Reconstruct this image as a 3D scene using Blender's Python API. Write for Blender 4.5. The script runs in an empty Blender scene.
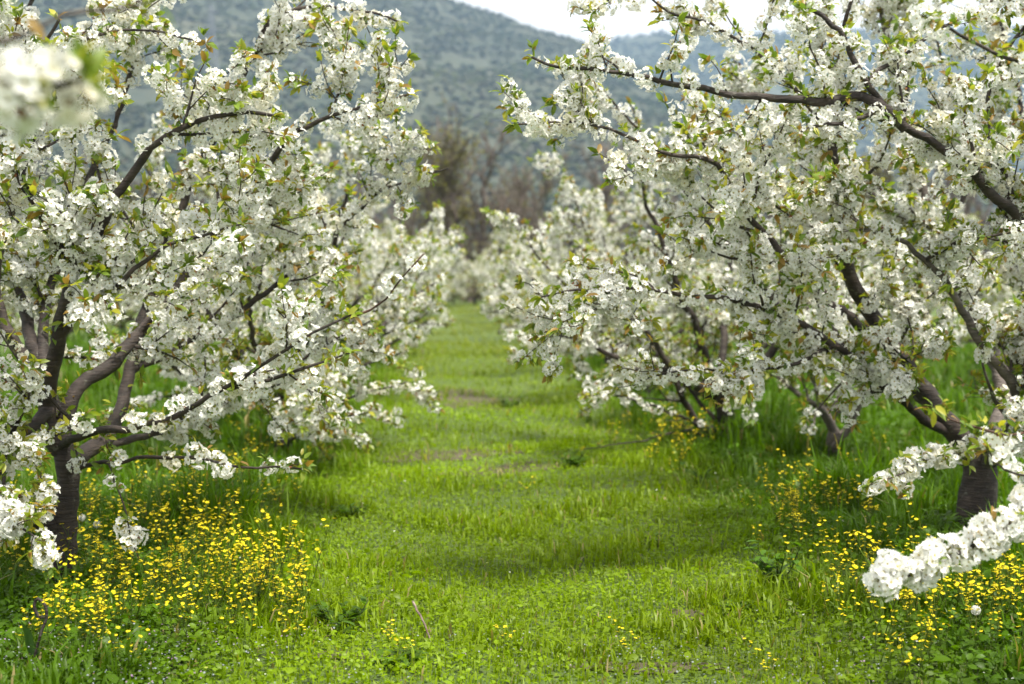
import bpy, math, random
import numpy as np
from mathutils import Vector, noise as mnoise

# ------------------------------------------------------------------ camera, sky, sun, exposure
sc = bpy.context.scene
COL = sc.collection
R = math.radians
F = 1422.2            # focal length in pixels of a 1024 px wide frame (50 mm lens)
CAMZ = 1.6
PITCH = math.atan(74.0 / F)

cd = bpy.data.cameras.new('camera')
cam = bpy.data.objects.new('camera', cd)
COL.objects.link(cam)
cd.lens = 50.0
cd.sensor_width = 36.0
cd.clip_start = 0.05
cd.clip_end = 9000
cam.location = (0, 0, CAMZ)
cam.rotation_euler = (math.pi / 2 - PITCH, 0, 0)
cd.dof.use_dof = True
cd.dof.focus_distance = 6.3
cd.dof.aperture_fstop = 2.0
sc.camera = cam

SUN = Vector((0.36, -0.34, 1.20)).normalized()
sd = bpy.data.lights.new('sun', 'SUN')
sd.energy = 4.6
sd.angle = R(12.0)
sd.color = (1.0, 0.94, 0.82)
so = bpy.data.objects.new('sun', sd)
COL.objects.link(so)
so.location = (20, -5, 40)
so.rotation_euler = (-SUN).to_track_quat('-Z', 'Y').to_euler()

w = bpy.data.worlds.new('World')
sc.world = w
w.use_nodes = True
nt = w.node_tree
bg = nt.nodes['Background']
sky = nt.nodes.new('ShaderNodeTexSky')
sky.sky_type = 'NISHITA'
sky.sun_disc = False
sky.sun_elevation = math.asin(SUN.z)
sky.sun_rotation = math.atan2(SUN.x, SUN.y)
tc = nt.nodes.new('ShaderNodeTexCoord')
mp = nt.nodes.new('ShaderNodeMapping')
mp.inputs['Scale'].default_value = (1.0, 1.0, 3.5)
nz = nt.nodes.new('ShaderNodeTexNoise')
nz.inputs['Scale'].default_value = 2.2
nz.inputs['Detail'].default_value = 7
rp = nt.nodes.new('ShaderNodeValToRGB')
rp.color_ramp.elements[0].position = 0.25
rp.color_ramp.elements[0].color = (7.0, 6.95, 6.8, 1)
rp.color_ramp.elements[1].position = 0.7
rp.color_ramp.elements[1].color = (8.4, 8.35, 8.1, 1)
mx = nt.nodes.new('ShaderNodeMix')
mx.data_type = 'RGBA'
mx.inputs[0].default_value = 0.97
nt.links.new(tc.outputs['Generated'], mp.inputs['Vector'])
nt.links.new(mp.outputs[0], nz.inputs['Vector'])
nt.links.new(nz.outputs['Fac'], rp.inputs['Fac'])
nt.links.new(sky.outputs[0], mx.inputs[6])
sx_ = nt.nodes.new('ShaderNodeSeparateXYZ')          # the overcast is brighter low down
nt.links.new(tc.outputs['Generated'], sx_.inputs[0])
mr = nt.nodes.new('ShaderNodeMapRange')
mr.inputs['From Min'].default_value = 0.02
mr.inputs['From Max'].default_value = 0.45
mr.inputs['To Min'].default_value = 1.3
mr.inputs['To Max'].default_value = 0.95
nt.links.new(sx_.outputs['Z'], mr.inputs['Value'])
vm = nt.nodes.new('ShaderNodeVectorMath')
vm.operation = 'SCALE'
nt.links.new(rp.outputs[0], vm.inputs[0])
nt.links.new(mr.outputs[0], vm.inputs['Scale'])
nt.links.new(vm.outputs[0], mx.inputs[7])
nt.links.new(mx.outputs[2], bg.inputs['Color'])
bg.inputs['Strength'].default_value = 0.10

sc.view_settings.view_transform = 'Standard'
sc.view_settings.look = 'None'
sc.view_settings.gamma = 1.0
sc.view_settings.use_curve_mapping = False
sc.view_settings.exposure = 0.86
cy = sc.cycles
cy.max_bounces = 6
cy.diffuse_bounces = 4
cy.glossy_bounces = 2
cy.transmission_bounces = 3
cy.transparent_max_bounces = 4
cy.volume_bounces = 0
cy.caustics_reflective = False
cy.caustics_refractive = False

# ------------------------------------------------------------------ helpers
rng = np.random.default_rng(11)


def at(px, py, d):
    """point of the place seen at pixel (px, py) at depth d"""
    cx = (px - 512.0) / F * d
    cu = (342.0 - py) / F * d
    c, s = math.cos(PITCH), math.sin(PITCH)
    return np.array((cx, d * c + cu * s, CAMZ - d * s + cu * c))


def unit(v):
    v = np.asarray(v, float)
    return v / (np.linalg.norm(v, axis=-1, keepdims=True) + 1e-12)


def link(o, parent=None):
    COL.objects.link(o)
    if parent is not None:
        o.parent = parent
    return o


def tag(o, label=None, cat=None, group=None, kind=None):
    if label: o['label'] = label
    if cat: o['category'] = cat
    if group: o['group'] = group
    if kind: o['kind'] = kind
    return o


def empty(name, loc, rz=0.0):
    o = bpy.data.objects.new(name, None)
    o.empty_display_size = 0.2
    o.location = loc
    o.rotation_euler = (0, 0, rz)
    return link(o)


def copy_tree(o, parent=None):
    c = o.copy()
    COL.objects.link(c)
    if parent is not None:
        c.parent = parent
    for ch in list(o.children):
        copy_tree(ch, c)
    return c


def build(name, mats, verts, quads=None, tris=None, qmat=None, tmat=None, cols=None, parent=None, smooth=True):
    verts = np.asarray(verts, np.float32).reshape(-1, 3)
    me = bpy.data.meshes.new(name)
    q = np.zeros((0, 4), np.int32) if quads is None or len(quads) == 0 else np.asarray(quads, np.int32).reshape(-1, 4)
    t = np.zeros((0, 3), np.int32) if tris is None or len(tris) == 0 else np.asarray(tris, np.int32).reshape(-1, 3)
    nq, ntr = len(q), len(t)
    me.vertices.add(len(verts))
    me.vertices.foreach_set('co', verts.ravel())
    loops = np.concatenate([q.ravel(), t.ravel()])
    me.loops.add(len(loops))
    me.loops.foreach_set('vertex_index', loops)
    me.polygons.add(nq + ntr)
    starts = np.concatenate([np.arange(nq) * 4, nq * 4 + np.arange(ntr) * 3]).astype(np.int32)
    me.polygons.foreach_set('loop_start', starts)
    me.polygons.foreach_set('use_smooth', np.full(nq + ntr, smooth))
    for m in (mats if isinstance(mats, (list, tuple)) else [mats]):
        me.materials.append(m)
    if qmat is not None or tmat is not None:
        a = np.zeros(nq, np.int32) if qmat is None else np.asarray(qmat, np.int32)
        b = np.zeros(ntr, np.int32) if tmat is None else np.asarray(tmat, np.int32)
        me.polygons.foreach_set('material_index', np.concatenate([a, b]))
    if cols is not None:
        at_ = me.attributes.new('tint', 'FLOAT_COLOR', 'POINT')
        c4 = np.ones((len(verts), 4), np.float32)
        c4[:, :3] = cols
        at_.data.foreach_set('color', c4.ravel())
    me.update(calc_edges=True)
    o = bpy.data.objects.new(name, me)
    return link(o, parent)


def frames(ax, spin):
    """rotation matrices whose third column is ax, spun by spin"""
    ax = unit(ax)
    ref = np.where(np.abs(ax[:, 2:3]) < 0.9, np.array([[0, 0, 1.0]]), np.array([[1.0, 0, 0]]))
    u = unit(np.cross(ref, ax))
    v = np.cross(ax, u)
    c, s = np.cos(spin)[:, None], np.sin(spin)[:, None]
    uu = u * c + v * s
    vv = -u * s + v * c
    return np.stack([uu, vv, ax], axis=2)


def scatter(tv, tq, pos, M, scale):
    """template verts/quads repeated at many places -> verts, quads"""
    n, k = len(pos), len(tv)
    sc_ = np.asarray(scale)
    sc_ = sc_[:, None, None] if sc_.ndim == 1 else sc_[:, None, :]
    V = np.einsum('nij,nkj->nki', M, tv[None] * sc_) + pos[:, None, :]
    Q = tq[None] + (np.arange(n) * k)[:, None, None]
    return V.reshape(-1, 3), Q.reshape(-1, tq.shape[1])


def resample(pts, step, wig, r):
    P = np.asarray(pts, float)
    n = len(P)
    E = np.vstack([2 * P[0] - P[1], P, 2 * P[-1] - P[-2]])
    out = []
    for i in range(n - 1):
        p0, p1, p2, p3 = E[i], E[i + 1], E[i + 2], E[i + 3]
        m = max(2, int(np.linalg.norm(p2 - p1) / step))
        for t in np.arange(m) / m:
            out.append(0.5 * (2 * p1 + (p2 - p0) * t + (2 * p0 - 5 * p1 + 4 * p2 - p3) * t * t + (3 * p1 - p0 - 3 * p2 + p3) * t ** 3))
    out.append(P[-1])
    out = np.array(out)
    if wig > 0 and len(out) > 3:
        k = r.normal(0, wig, (len(out), 3))
        k[1:-1] = (k[:-2] + k[1:-1] + k[2:]) / 2
        k[0] = 0
        out = out + k
    return out


def tube(P, rad, sides, knot=0.0, r=None):
    n = len(P)
    T = np.gradient(P, axis=0)
    T = unit(T)
    ref = np.array([0.31, 0.17, 0.93]) if abs(T[0][2]) < 0.8 else np.array([0.95, 0.2, 0.1])
    U = unit(ref - T * (T @ ref)[:, None])
    W = np.cross(T, U)
    a = np.arange(sides) / sides * 2 * math.pi
    rr = np.asarray(rad)[:, None] * np.ones((1, sides))
    if knot > 0:
        rr = rr * (1 + r.normal(0, knot, (n, sides)))
    V = P[:, None, :] + rr[:, :, None] * (np.cos(a)[None, :, None] * U[:, None, :] + np.sin(a)[None, :, None] * W[:, None, :])
    V = V.reshape(-1, 3)
    V = np.vstack([V, P[-1] + T[-1] * rad[-1]])
    i = np.arange(n - 1)[:, None] * sides
    j = np.arange(sides)[None, :]
    j2 = (j + 1) % sides
    Q = np.stack([i + j, i + j2, i + sides + j2, i + sides + j], axis=2).reshape(-1, 4)
    b = (n - 1) * sides
    Tt = np.array([[b + k, b + (k + 1) % sides, n * sides] for k in range(sides)])
    return V, Q, Tt


class Acc:
    def __init__(self):
        self.v, self.q, self.t, self.n = [], [], [], 0

    def add(self, V, Q=None, T=None):
        if Q is not None and len(Q): self.q.append(np.asarray(Q) + self.n)
        if T is not None and len(T): self.t.append(np.asarray(T) + self.n)
        self.v.append(V)
        self.n += len(V)

    def out(self):
        return (np.vstack(self.v), np.vstack(self.q) if self.q else None, np.vstack(self.t) if self.t else None)


# ------------------------------------------------------------------ materials
def mat(name):
    m = bpy.data.materials.new(name)
    m.use_nodes = True
    return m, m.node_tree, m.node_tree.nodes['Principled BSDF']


def ramp(nt, fac, stops):
    r_ = nt.nodes.new('ShaderNodeValToRGB')
    e = r_.color_ramp.elements
    while len(e) < len(stops): e.new(0.5)
    for el, (p, c) in zip(e, stops):
        el.position = p
        el.color = (*c, 1)
    nt.links.new(fac, r_.inputs['Fac'])
    return r_


def noise(nt, scale, detail=5, vec=None, rough=0.55):
    n = nt.nodes.new('ShaderNodeTexNoise')
    n.inputs['Scale'].default_value = scale
    n.inputs['Detail'].default_value = detail
    n.inputs['Roughness'].default_value = rough
    if vec is not None: nt.links.new(vec, n.inputs['Vector'])
    return n


def leafy(name, trans, rough=0.5, spec=0.3, tcol=(1, 1, 1), col=None):
    """thin leaf or petal: colour from the tint attribute (or fixed), part of the light passes through"""
    m, nt, b = mat(name)
    b.inputs['Roughness'].default_value = rough
    b.inputs['Specular IOR Level'].default_value = spec
    tr = nt.nodes.new('ShaderNodeBsdfTranslucent')
    ms = nt.nodes.new('ShaderNodeMixShader')
    ms.inputs[0].default_value = trans
    if col is None:
        a = nt.nodes.new('ShaderNodeAttribute')
        a.attribute_name = 'tint'
        src = a.outputs['Color']
        nt.links.new(src, b.inputs['Base Color'])
        mul = nt.nodes.new('ShaderNodeMix')
        mul.data_type = 'RGBA'
        mul.blend_type = 'MULTIPLY'
        mul.inputs[0].default_value = 1
        nt.links.new(src, mul.inputs[6])
        mul.inputs[7].default_value = (*tcol, 1)
        nt.links.new(mul.outputs[2], tr.inputs['Color'])
    else:
        b.inputs['Base Color'].default_value = (*col, 1)
        tr.inputs['Color'].default_value = (col[0] * tcol[0], col[1] * tcol[1], col[2] * tcol[2], 1)
    nt.links.new(b.outputs[0], ms.inputs[1])
    nt.links.new(tr.outputs[0], ms.inputs[2])
    nt.links.new(ms.outputs[0], nt.nodes['Material Output'].inputs['Surface'])
    return m


def bark(name, dark, light, ring=True, bump=1.0):
    m, nt, b = mat(name)
    tcn = nt.nodes.new('ShaderNodeTexCoord')
    vec = tcn.outputs['Object']
    n1 = noise(nt, 9, 6, vec)
    mpn = nt.nodes.new('ShaderNodeMapping')
    mpn.inputs['Scale'].default_value = (14, 14, 90)
    nt.links.new(vec, mpn.inputs['Vector'])
    n2 = noise(nt, 1.0, 4, mpn.outputs[0])
    ad = nt.nodes.new('ShaderNodeMath')
    ad.operation = 'ADD'
    s1 = nt.nodes.new('ShaderNodeMath')
    s1.operation = 'MULTIPLY'
    s1.inputs[1].default_value = 0.45
    nt.links.new(n2.outputs['Fac'], s1.inputs[0])
    s2 = nt.nodes.new('ShaderNodeMath')
    s2.operation = 'MULTIPLY'
    s2.inputs[1].default_value = 0.55
    nt.links.new(n1.outputs['Fac'], s2.inputs[0])
    nt.links.new(s1.outputs[0], ad.inputs[0])
    nt.links.new(s2.outputs[0], ad.inputs[1])
    mid = tuple((a + c) / 2.6 for a, c in zip(dark, light))
    rr = ramp(nt, ad.outputs[0], [(0.36, dark), (0.52, mid), (0.68, light)])
    n3 = noise(nt, 22, 5, vec, 0.65)
    lf = ramp(nt, n3.outputs['Fac'], [(0.60, (0, 0, 0)), (0.68, (0.6, 0.6, 0.6))])
    lm = nt.nodes.new('ShaderNodeMix')
    lm.data_type = 'RGBA'
    nt.links.new(lf.outputs[0], lm.inputs[0])
    nt.links.new(rr.outputs[0], lm.inputs[6])
    lm.inputs[7].default_value = (0.5 * light[0] + 0.10, 0.5 * light[1] + 0.11, 0.5 * light[2] + 0.085, 1)
    nt.links.new(lm.outputs[2], b.inputs['Base Color'])
    b.inputs['Roughness'].default_value = 0.75
    bp = nt.nodes.new('ShaderNodeBump')
    bp.inputs['Strength'].default_value = bump
    bp.inputs['Distance'].default_value = 0.02
    nt.links.new(ad.outputs[0], bp.inputs['Height'])
    nt.links.new(bp.outputs[0], b.inputs['Normal'])
    return m


M_BARK = bark('cherry_bark', (0.012, 0.008, 0.0075), (0.085, 0.062, 0.052))
M_BARKG = bark('grey_cherry_bark', (0.045, 0.036, 0.033), (0.24, 0.20, 0.18))
M_TWIG = bark('twig_bark', (0.045, 0.018, 0.013), (0.15, 0.075, 0.05))
M_PETAL = leafy('petal', 0.37, 0.6, 0.15)
M_EYE = leafy('flower_eye', 0.2, 0.7, 0.1, col=(0.42, 0.34, 0.10))
M_CALYX = leafy('flower_stalk', 0.25, 0.6, 0.2, col=(0.22, 0.22, 0.05))
M_SCALE = leafy('bud_scale', 0.25, 0.6, 0.2, col=(0.24, 0.10, 0.04))
M_LEAF = leafy('young_leaf', 0.45, 0.38, 0.45, (1.2, 1.2, 0.5))
M_GRASS = leafy('grass_blade', 0.45, 0.42, 0.24, (1.3, 1.35, 0.25))
M_YELLOW = leafy('yellow_petal', 0.3, 0.55, 0.2, col=(0.88, 0.71, 0.02))
M_FLUFF = leafy('seed_fluff', 0.4, 0.8, 0.1, col=(0.78, 0.78, 0.74))

# ------------------------------------------------------------------ ground, path, hills
def lane_x(y):
    return 0.12 - 0.040 * (y - 7.0)


def gz(x, y):
    x = np.asarray(x, float)
    y = np.asarray(y, float)
    u = x - lane_x(y)
    z = 0.025 * np.sin(x * 1.7 + y * 0.6) + 0.02 * np.sin(y * 1.3 - x * 0.9) + 0.012 * np.sin(x * 4.1 + 1.3) * np.sin(y * 3.3)
    fade = np.clip(1 - (y - 60) / 40, 0, 1)
    z = z * fade
    z = z + 0.03 * np.exp(-((np.abs(u) - 2.7) / 0.9) ** 2) * fade - 0.02 * np.exp(-(u / 1.2) ** 2) * fade
    return z


def vnoise(x, y, s, seed=0.0):
    """cheap smooth noise 0..1 from mixed sines"""
    x = np.asarray(x) * s
    y = np.asarray(y) * s
    v = (np.sin(x * 1.3 + 2.1 * np.sin(y * 0.7 + seed) + seed) + np.sin(y * 1.7 + 1.7 * np.sin(x * 0.9 + seed * 2.3) + 1.1)
         + 0.6 * np.sin(x * 3.1 - y * 2.3 + seed * 3) + 0.6 * np.sin(x * 2.2 + y * 3.7 + seed * 5 + 2))
    return np.clip(v / 6.4 + 0.5, 0, 1)


def ground_material():
    m, nt, b = mat('orchard_ground')
    tcn = nt.nodes.new('ShaderNodeTexCoord')
    v = tcn.outputs['Object']
    n1 = noise(nt, 0.55, 6, v)
    n2 = noise(nt, 9.0, 6, v, 0.7)
    r1 = ramp(nt, n1.outputs['Fac'], [(0.3, (0.035, 0.070, 0.012)), (0.55, (0.075, 0.125, 0.018)), (0.75, (0.12, 0.15, 0.03))])
    r2 = ramp(nt, n2.outputs['Fac'], [(0.35, (0.05, 0.045, 0.022)), (0.55, (0.09, 0.14, 0.02)), (0.8, (0.15, 0.19, 0.04))])
    mxn = nt.nodes.new('ShaderNodeMix')
    mxn.data_type = 'RGBA'
    mxn.inputs[0].default_value = 0.45
    nt.links.new(r1.outputs[0], mxn.inputs[6])
    nt.links.new(r2.outputs[0], mxn.inputs[7])
    nt.links.new(mxn.outputs[2], b.inputs['Base Color'])
    b.inputs['Roughness'].default_value = 0.9
    bp = nt.nodes.new('ShaderNodeBump')
    bp.inputs['Strength'].default_value = 0.8
    bp.inputs['Distance'].default_value = 0.05
    nt.links.new(n2.outputs['Fac'], bp.inputs['Height'])
    nt.links.new(bp.outputs[0], b.inputs['Normal'])
    return m


xs = np.concatenate([-np.geomspace(2600, 16, 26), np.arange(-15, 15.01, 0.25), np.geomspace(16, 2600, 26)])
ys = np.concatenate([-np.geomspace(200, 6, 8), np.arange(-5, 62, 0.25), np.geomspace(63, 3100, 60)])
X, Y = np.meshgrid(xs, ys)
Z = gz(X, Y)
nx, ny = len(xs), len(ys)
I = (np.arange(ny - 1)[:, None] * nx + np.arange(nx - 1)[None, :])
GQ = np.stack([I, I + 1, I + nx + 1, I + nx], axis=2).reshape(-1, 4)
tag(build('ground', ground_material(), np.stack([X, Y, Z], 2).reshape(-1, 3), GQ), kind='structure')


def hill_material():
    m, nt, b = mat('wooded_hillside')
    tcn = nt.nodes.new('ShaderNodeTexCoord')
    v = tcn.outputs['Object']
    n1 = noise(nt, 0.006, 6, v)
    n2 = noise(nt, 0.05, 6, v, 0.7)
    r1 = ramp(nt, n1.outputs['Fac'], [(0.35, (0.028, 0.042, 0.022)), (0.5, (0.05, 0.062, 0.03)), (0.62, (0.085, 0.085, 0.045)), (0.74, (0.10, 0.13, 0.04))])
    r2 = ramp(nt, n2.outputs['Fac'], [(0.35, (0.02, 0.03, 0.017)), (0.7, (0.09, 0.085, 0.05))])
    mxn = nt.nodes.new('ShaderNodeMix')
    mxn.data_type = 'RGBA'
    mxn.inputs[0].default_value = 0.5
    nt.links.new(r1.outputs[0], mxn.inputs[6])
    nt.links.new(r2.outputs[0], mxn.inputs[7])
    nt.links.new(mxn.outputs[2], b.inputs['Base Color'])
    b.inputs['Roughness'].default_value = 0.95
    return m


M_HILL = hill_material()


def ridge(x, D, prof):
    px = np.array([p for p, _ in prof], float)
    py = np.array([q for _, q in prof], float)
    xx = (px - 512) / F * D
    zz = (268 - py) / F * D + 1.6
    return np.interp(x, xx, zz)


P1 = [(-1500, -60), (-600, -130), (-200, -135), (0, -95), (150, -75), (300, -45), (400, -16), (450, 0), (500, 14), (545, 30), (585, 43), (640, 70), (720, 112), (850, 175), (1024, 225), (1300, 262), (1700, 268)]
P2 = [(-400, 160), (300, 90), (520, 50), (585, 44), (620, 37), (650, 33), (720, 30), (800, 33), (900, 26), (1024, 30), (1300, 12), (1900, 60), (2600, 200)]


def hill1(x, y):
    rz = ridge(x, 1500, P1)
    s = np.clip((y - 420) / 1080, 0, 1.6)
    s = np.where(s <= 1, s ** 1.2, 1 - (s - 1) * 1.2)
    n = (vnoise(x, y, 0.011, 1.0) - 0.5) * 34 + (vnoise(x, y, 0.035, 3.0) - 0.5) * 8
    return rz * s + n * np.clip(s * 1.4, 0, 1) * (1 - np.clip(s, 0, 1) * 0.65) - 3


def hill2(x, y):
    rz = ridge(x, 2500, P2)
    s = np.clip((y - 1500) / 1000, 0, 1.5)
    s = np.where(s <= 1, s ** 0.9, 1 - (s - 1) * 1.1)
    n = (vnoise(x, y, 0.008, 5.0) - 0.5) * 30
    return rz * s + n * (1 - np.clip(s, 0, 1) * 0.8) - 4


def hill(name, fn, x0, x1, y0, y1, n, m_):
    a = np.linspace(x0, x1, n)
    b = np.linspace(y0, y1, m_)
    X, Y = np.meshgrid(a, b)
    I = (np.arange(m_ - 1)[:, None] * n + np.arange(n - 1)[None, :])
    Q = np.stack([I, I + 1, I + n + 1, I + n], axis=2).reshape(-1, 4)
    return tag(build(name, M_HILL, np.stack([X, Y, fn(X, Y)], 2).reshape(-1, 3), Q), kind='structure')


hill('hill', hill1, -1500, 1500, 400, 2000, 170, 110)
hill('hill', hill2, -1500, 2400, 1500, 2950, 150, 70)

# far-off woods on the hillsides: one mass
ICO_V = np.array([(0, 0, 1), (0.8, 0, 0.35), (0.25, 0.76, 0.35), (-0.65, 0.47, 0.35), (-0.65, -0.47, 0.35), (0.25, -0.76, 0.35), (0, 0, -0.6)], float)
ICO_T = np.array([(0, 1, 2), (0, 2, 3), (0, 3, 4), (0, 4, 5), (0, 5, 1), (6, 2, 1), (6, 3, 2), (6, 4, 3), (6, 5, 4), (6, 1, 5)])


def woods(fn, n, x0, x1, y0, y1, smin, smax, seed):
    r = np.random.default_rng(seed)
    x = r.uniform(x0, x1, n)
    y = r.uniform(y0, y1, n)
    keep = np.abs(x) < y * 0.46 + 80
    keep &= vnoise(x, y, 0.012, 7 + seed) > 0.2
    # two bare track-cuts along the slope
    z = fn(x, y)
    el = z / y
    for e0 in (0.146, 0.121):
        keep &= np.abs(el - e0 - 0.004 * np.sin(x * 0.006)) > 0.0011
    x, y, z = x[keep], y[keep], z[keep]
    n = len(x)
    s = r.uniform(smin, smax, n)
    M = frames(np.tile([[0, 0, 1.0]], (n, 1)) + r.normal(0, 0.15, (n, 3)), r.uniform(0, 6.3, n))
    V, T = scatter(ICO_V, ICO_T, np.stack([x, y, z + s * 0.35], 1), M, np.stack([s, s, s * r.uniform(0.35, 0.65, n)], 1))
    pal = np.array([(0.036, 0.052, 0.025), (0.045, 0.062, 0.028), (0.062, 0.065, 0.034), (0.080, 0.095, 0.032), (0.066, 0.058, 0.042)])
    pick = np.clip((vnoise(x, y, 0.006, 2.0) * 5.2 + r.normal(0, 0.8, n) - 0.4).astype(int), 0, 4)
    c = pal[pick] * r.uniform(0.85, 1.15, (n, 1))
    return V, T, np.repeat(c, len(ICO_V), 0)


def tint_mat(name, rough=0.9):
    m, nt, b = mat(name)
    a = nt.nodes.new('ShaderNodeAttribute')
    a.attribute_name = 'tint'
    nt.links.new(a.outputs['Color'], b.inputs['Base Color'])
    b.inputs['Roughness'].default_value = rough
    b.inputs['Specular IOR Level'].default_value = 0.1
    return m


M_WOOD = tint_mat('distant_crowns')
v1, t1, c1 = woods(hill1, 60000, -900, 760, 450, 1620, 1.6, 3.6, 1)
v2, t2, c2 = woods(hill2, 14000, -200, 1300, 1600, 2600, 3.5, 7, 2)
tag(build('forest', M_WOOD, np.vstack([v1, v2]), None, np.vstack([t1, t2 + len(v1)]), cols=np.vstack([c1, c2]), smooth=False),
    'blue green woods covering the far hillsides', 'forest', kind='stuff')

# ------------------------------------------------------------------ the air
hz = bpy.data.meshes.new('haze')
hx0, hx1, hy0, hy1, hz0, hz1 = -2700, 2700, -260, 3120, -12, 470
hv = [(x, y, z) for z in (hz0, hz1) for x, y in ((hx0, hy0), (hx1, hy0), (hx1, hy1), (hx0, hy1))]
hz.from_pydata(hv, [], [(3, 2, 1, 0), (4, 5, 6, 7), (0, 1, 5, 4), (1, 2, 6, 5), (2, 3, 7, 6), (3, 0, 4, 7)])
hm = bpy.data.materials.new('haze_air')
hm.use_nodes = True
hn = hm.node_tree
hn.nodes.remove(hn.nodes['Principled BSDF'])
pv = hn.nodes.new('ShaderNodeVolumePrincipled')
pv.inputs['Color'].default_value = (0.46, 0.69, 1.0, 1)
pv.inputs['Density'].default_value = 0.00021
hn.links.new(pv.outputs[0], hn.nodes['Material Output'].inputs['Volume'])
hz.materials.append(hm)
tag(link(bpy.data.objects.new('haze', hz)), kind='stuff')

# ------------------------------------------------------------------ blossom, leaf templates
def flower_template(hi, r):
    """one cherry flower, radius 1, looking along +z -> verts, quads, material per quad"""
    V, Q, Mt = [], [], []
    for k in range(5):
        a = k * 2 * math.pi / 5 + r.normal(0, 0.07)
        up = r.uniform(0.05, 0.45)
        ca, sa = math.cos(a), math.sin(a)
        sz = r.uniform(0.9, 1.08)

        def pt(rad, side, z):
            return (ca * rad - sa * side, sa * rad + ca * side, z)
        b = len(V)
        if hi:
            V += [pt(0.10, 0, 0.0), pt(0.52 * sz, 0.44, 0.20 + up * 0.45), pt(0.93 * sz, 0.27, 0.18 + up * 0.9), pt(0.88 * sz, 0, 0.06 + up * 0.75),
                  pt(0.93 * sz, -0.27, 0.18 + up * 0.9), pt(0.52 * sz, -0.44, 0.20 + up * 0.45)]
            Q += [(b, b + 3, b + 2, b + 1), (b, b + 5, b + 4, b + 3)]
            Mt += [0, 0]
        else:
            V += [pt(0.05, 0, 0.0), pt(0.62 * sz, 0.46, 0.16 + up * 0.5), pt(0.97 * sz, 0, 0.1 + up * 0.9), pt(0.62 * sz, -0.46, 0.16 + up * 0.5)]
            Q += [(b, b + 3, b + 2, b + 1)]
            Mt += [0]
    # eye with stamens
    b = len(V)
    e = 0.21
    V += [(e, 0, 0.16), (0, e, 0.16), (-e, 0, 0.16), (0, -e, 0.16)]
    Q += [(b, b + 1, b + 2, b + 3)]
    Mt += [1]
    return np.array(V, float), np.array(Q), np.array(Mt)


def cluster_template(hi, nf, r):
    """an umbel of flowers about 9 cm across, growing along +z"""
    V, Q, Mt, n = [], [], [], 0
    for k in range(nf):
        u = (k + 0.5) / nf
        th = math.acos(1 - 1.55 * u)
        ph = k * 2.39996 + r.normal(0, 0.25)
        d = np.array([math.sin(th) * math.cos(ph), math.sin(th) * math.sin(ph), math.cos(th)])
        rad = r.uniform(0.026, 0.043)
        c = d * rad + np.array([0, 0, 0.006])
        fv, fq, fm = flower_template(hi, r)
        look = unit(d + r.normal(0, 0.28, 3))[None]
        Mx = frames(look, np.array([r.uniform(0, 6.3)]))[0]
        s = r.uniform(0.0162, 0.0200)
        fv = fv * s @ Mx.T + c
        V.append(fv); Q.append(fq + n); Mt.append(fm); n += len(fv)
        if hi and k % 2 == 0:
            side = unit(np.cross(d, [0.3, 0.5, 0.8])) * 0.0009
            V.append(np.array([-side, side, c + side, c - side])); Q.append(np.array([[n, n + 1, n + 2, n + 3]])); Mt.append(np.array([2])); n += 4
    for k in range(4):                                   # bud scales and first leaves at the spur
        d = unit(r.normal(0, 1, 3) + np.array([0, 0, 0.2])); L = r.uniform(0.016, 0.036); o_ = unit(np.cross(d, r.normal(0, 1, 3))) * L * 0.22
        V.append(np.array([d * 0.004, d * L * 0.6 + o_, d * L * 1.25, d * L * 0.6 - o_])); Q.append(np.array([[n, n + 1, n + 2, n + 3]])); Mt.append(np.array([2 if k else 3])); n += 4
    return np.vstack(V), np.vstack(Q), np.concatenate(Mt)


tr = np.random.default_rng(5)
CL_HI = [cluster_template(True, int(tr.integers(9, 14)), tr) for _ in range(6)]
CL_LO = [cluster_template(False, int(tr.integers(8, 11)), tr) for _ in range(5)]

# a leaf: length 1 along +x, lying in xy, folded along the rib and drooping
LEAF_V = np.array([(0, 0, 0), (0.3, 0.19, 0.06), (0.34, 0, 0.02), (0.3, -0.19, 0.06), (0.68, 0.17, 0.03), (0.7, 0, -0.03), (0.68, -0.17, 0.03), (1.0, 0, -0.14)], float)
LEAF_Q = np.array([(0, 2, 1, 1), (0, 3, 2, 2), (2, 5, 4, 1), (3, 6, 5, 2), (5, 7, 4, 4), (6, 7, 5, 5)])
LEAF_T = np.array([(0, 2, 1), (0, 3, 2), (5, 7, 4), (6, 7, 5)])
LEAF_QQ = np.array([(2, 5, 4, 1), (3, 6, 5, 2)])


def leaf_mesh(name, pos, direc, size, cols, material, parent, r, wide=1.0):
    n = len(pos)
    d = unit(direc)
    ref = unit(np.array([[0, 0, 1.0]]) + r.normal(0, 0.55, (n, 3)))
    zc = unit(ref - d * np.sum(ref * d, 1, keepdims=True))
    yc = np.cross(zc, d)
    M = np.stack([d, yc, zc], axis=2)
    V, Q = scatter(LEAF_V, LEAF_QQ, pos, M, np.stack([size, size * wide, size], 1))
    T = (LEAF_T[None] + (np.arange(n) * len(LEAF_V))[:, None, None]).reshape(-1, 3)
    return build(name, material, V, Q, T, cols=np.repeat(cols, len(LEAF_V), 0), parent=parent)


LEAF_PAL = np.array([(0.20, 0.29, 0.035), (0.27, 0.34, 0.04), (0.33, 0.36, 0.045), (0.39, 0.38, 0.042), (0.30, 0.19, 0.05), (0.15, 0.23, 0.03), (0.12, 0.20, 0.028)])


# ------------------------------------------------------------------ growing a cherry tree
class Limb:
    def __init__(self):
        self.wood, self.cp, self.ca, self.lp, self.ld, self.ls, self.lc = Acc(), [], [], [], [], [], []


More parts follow.
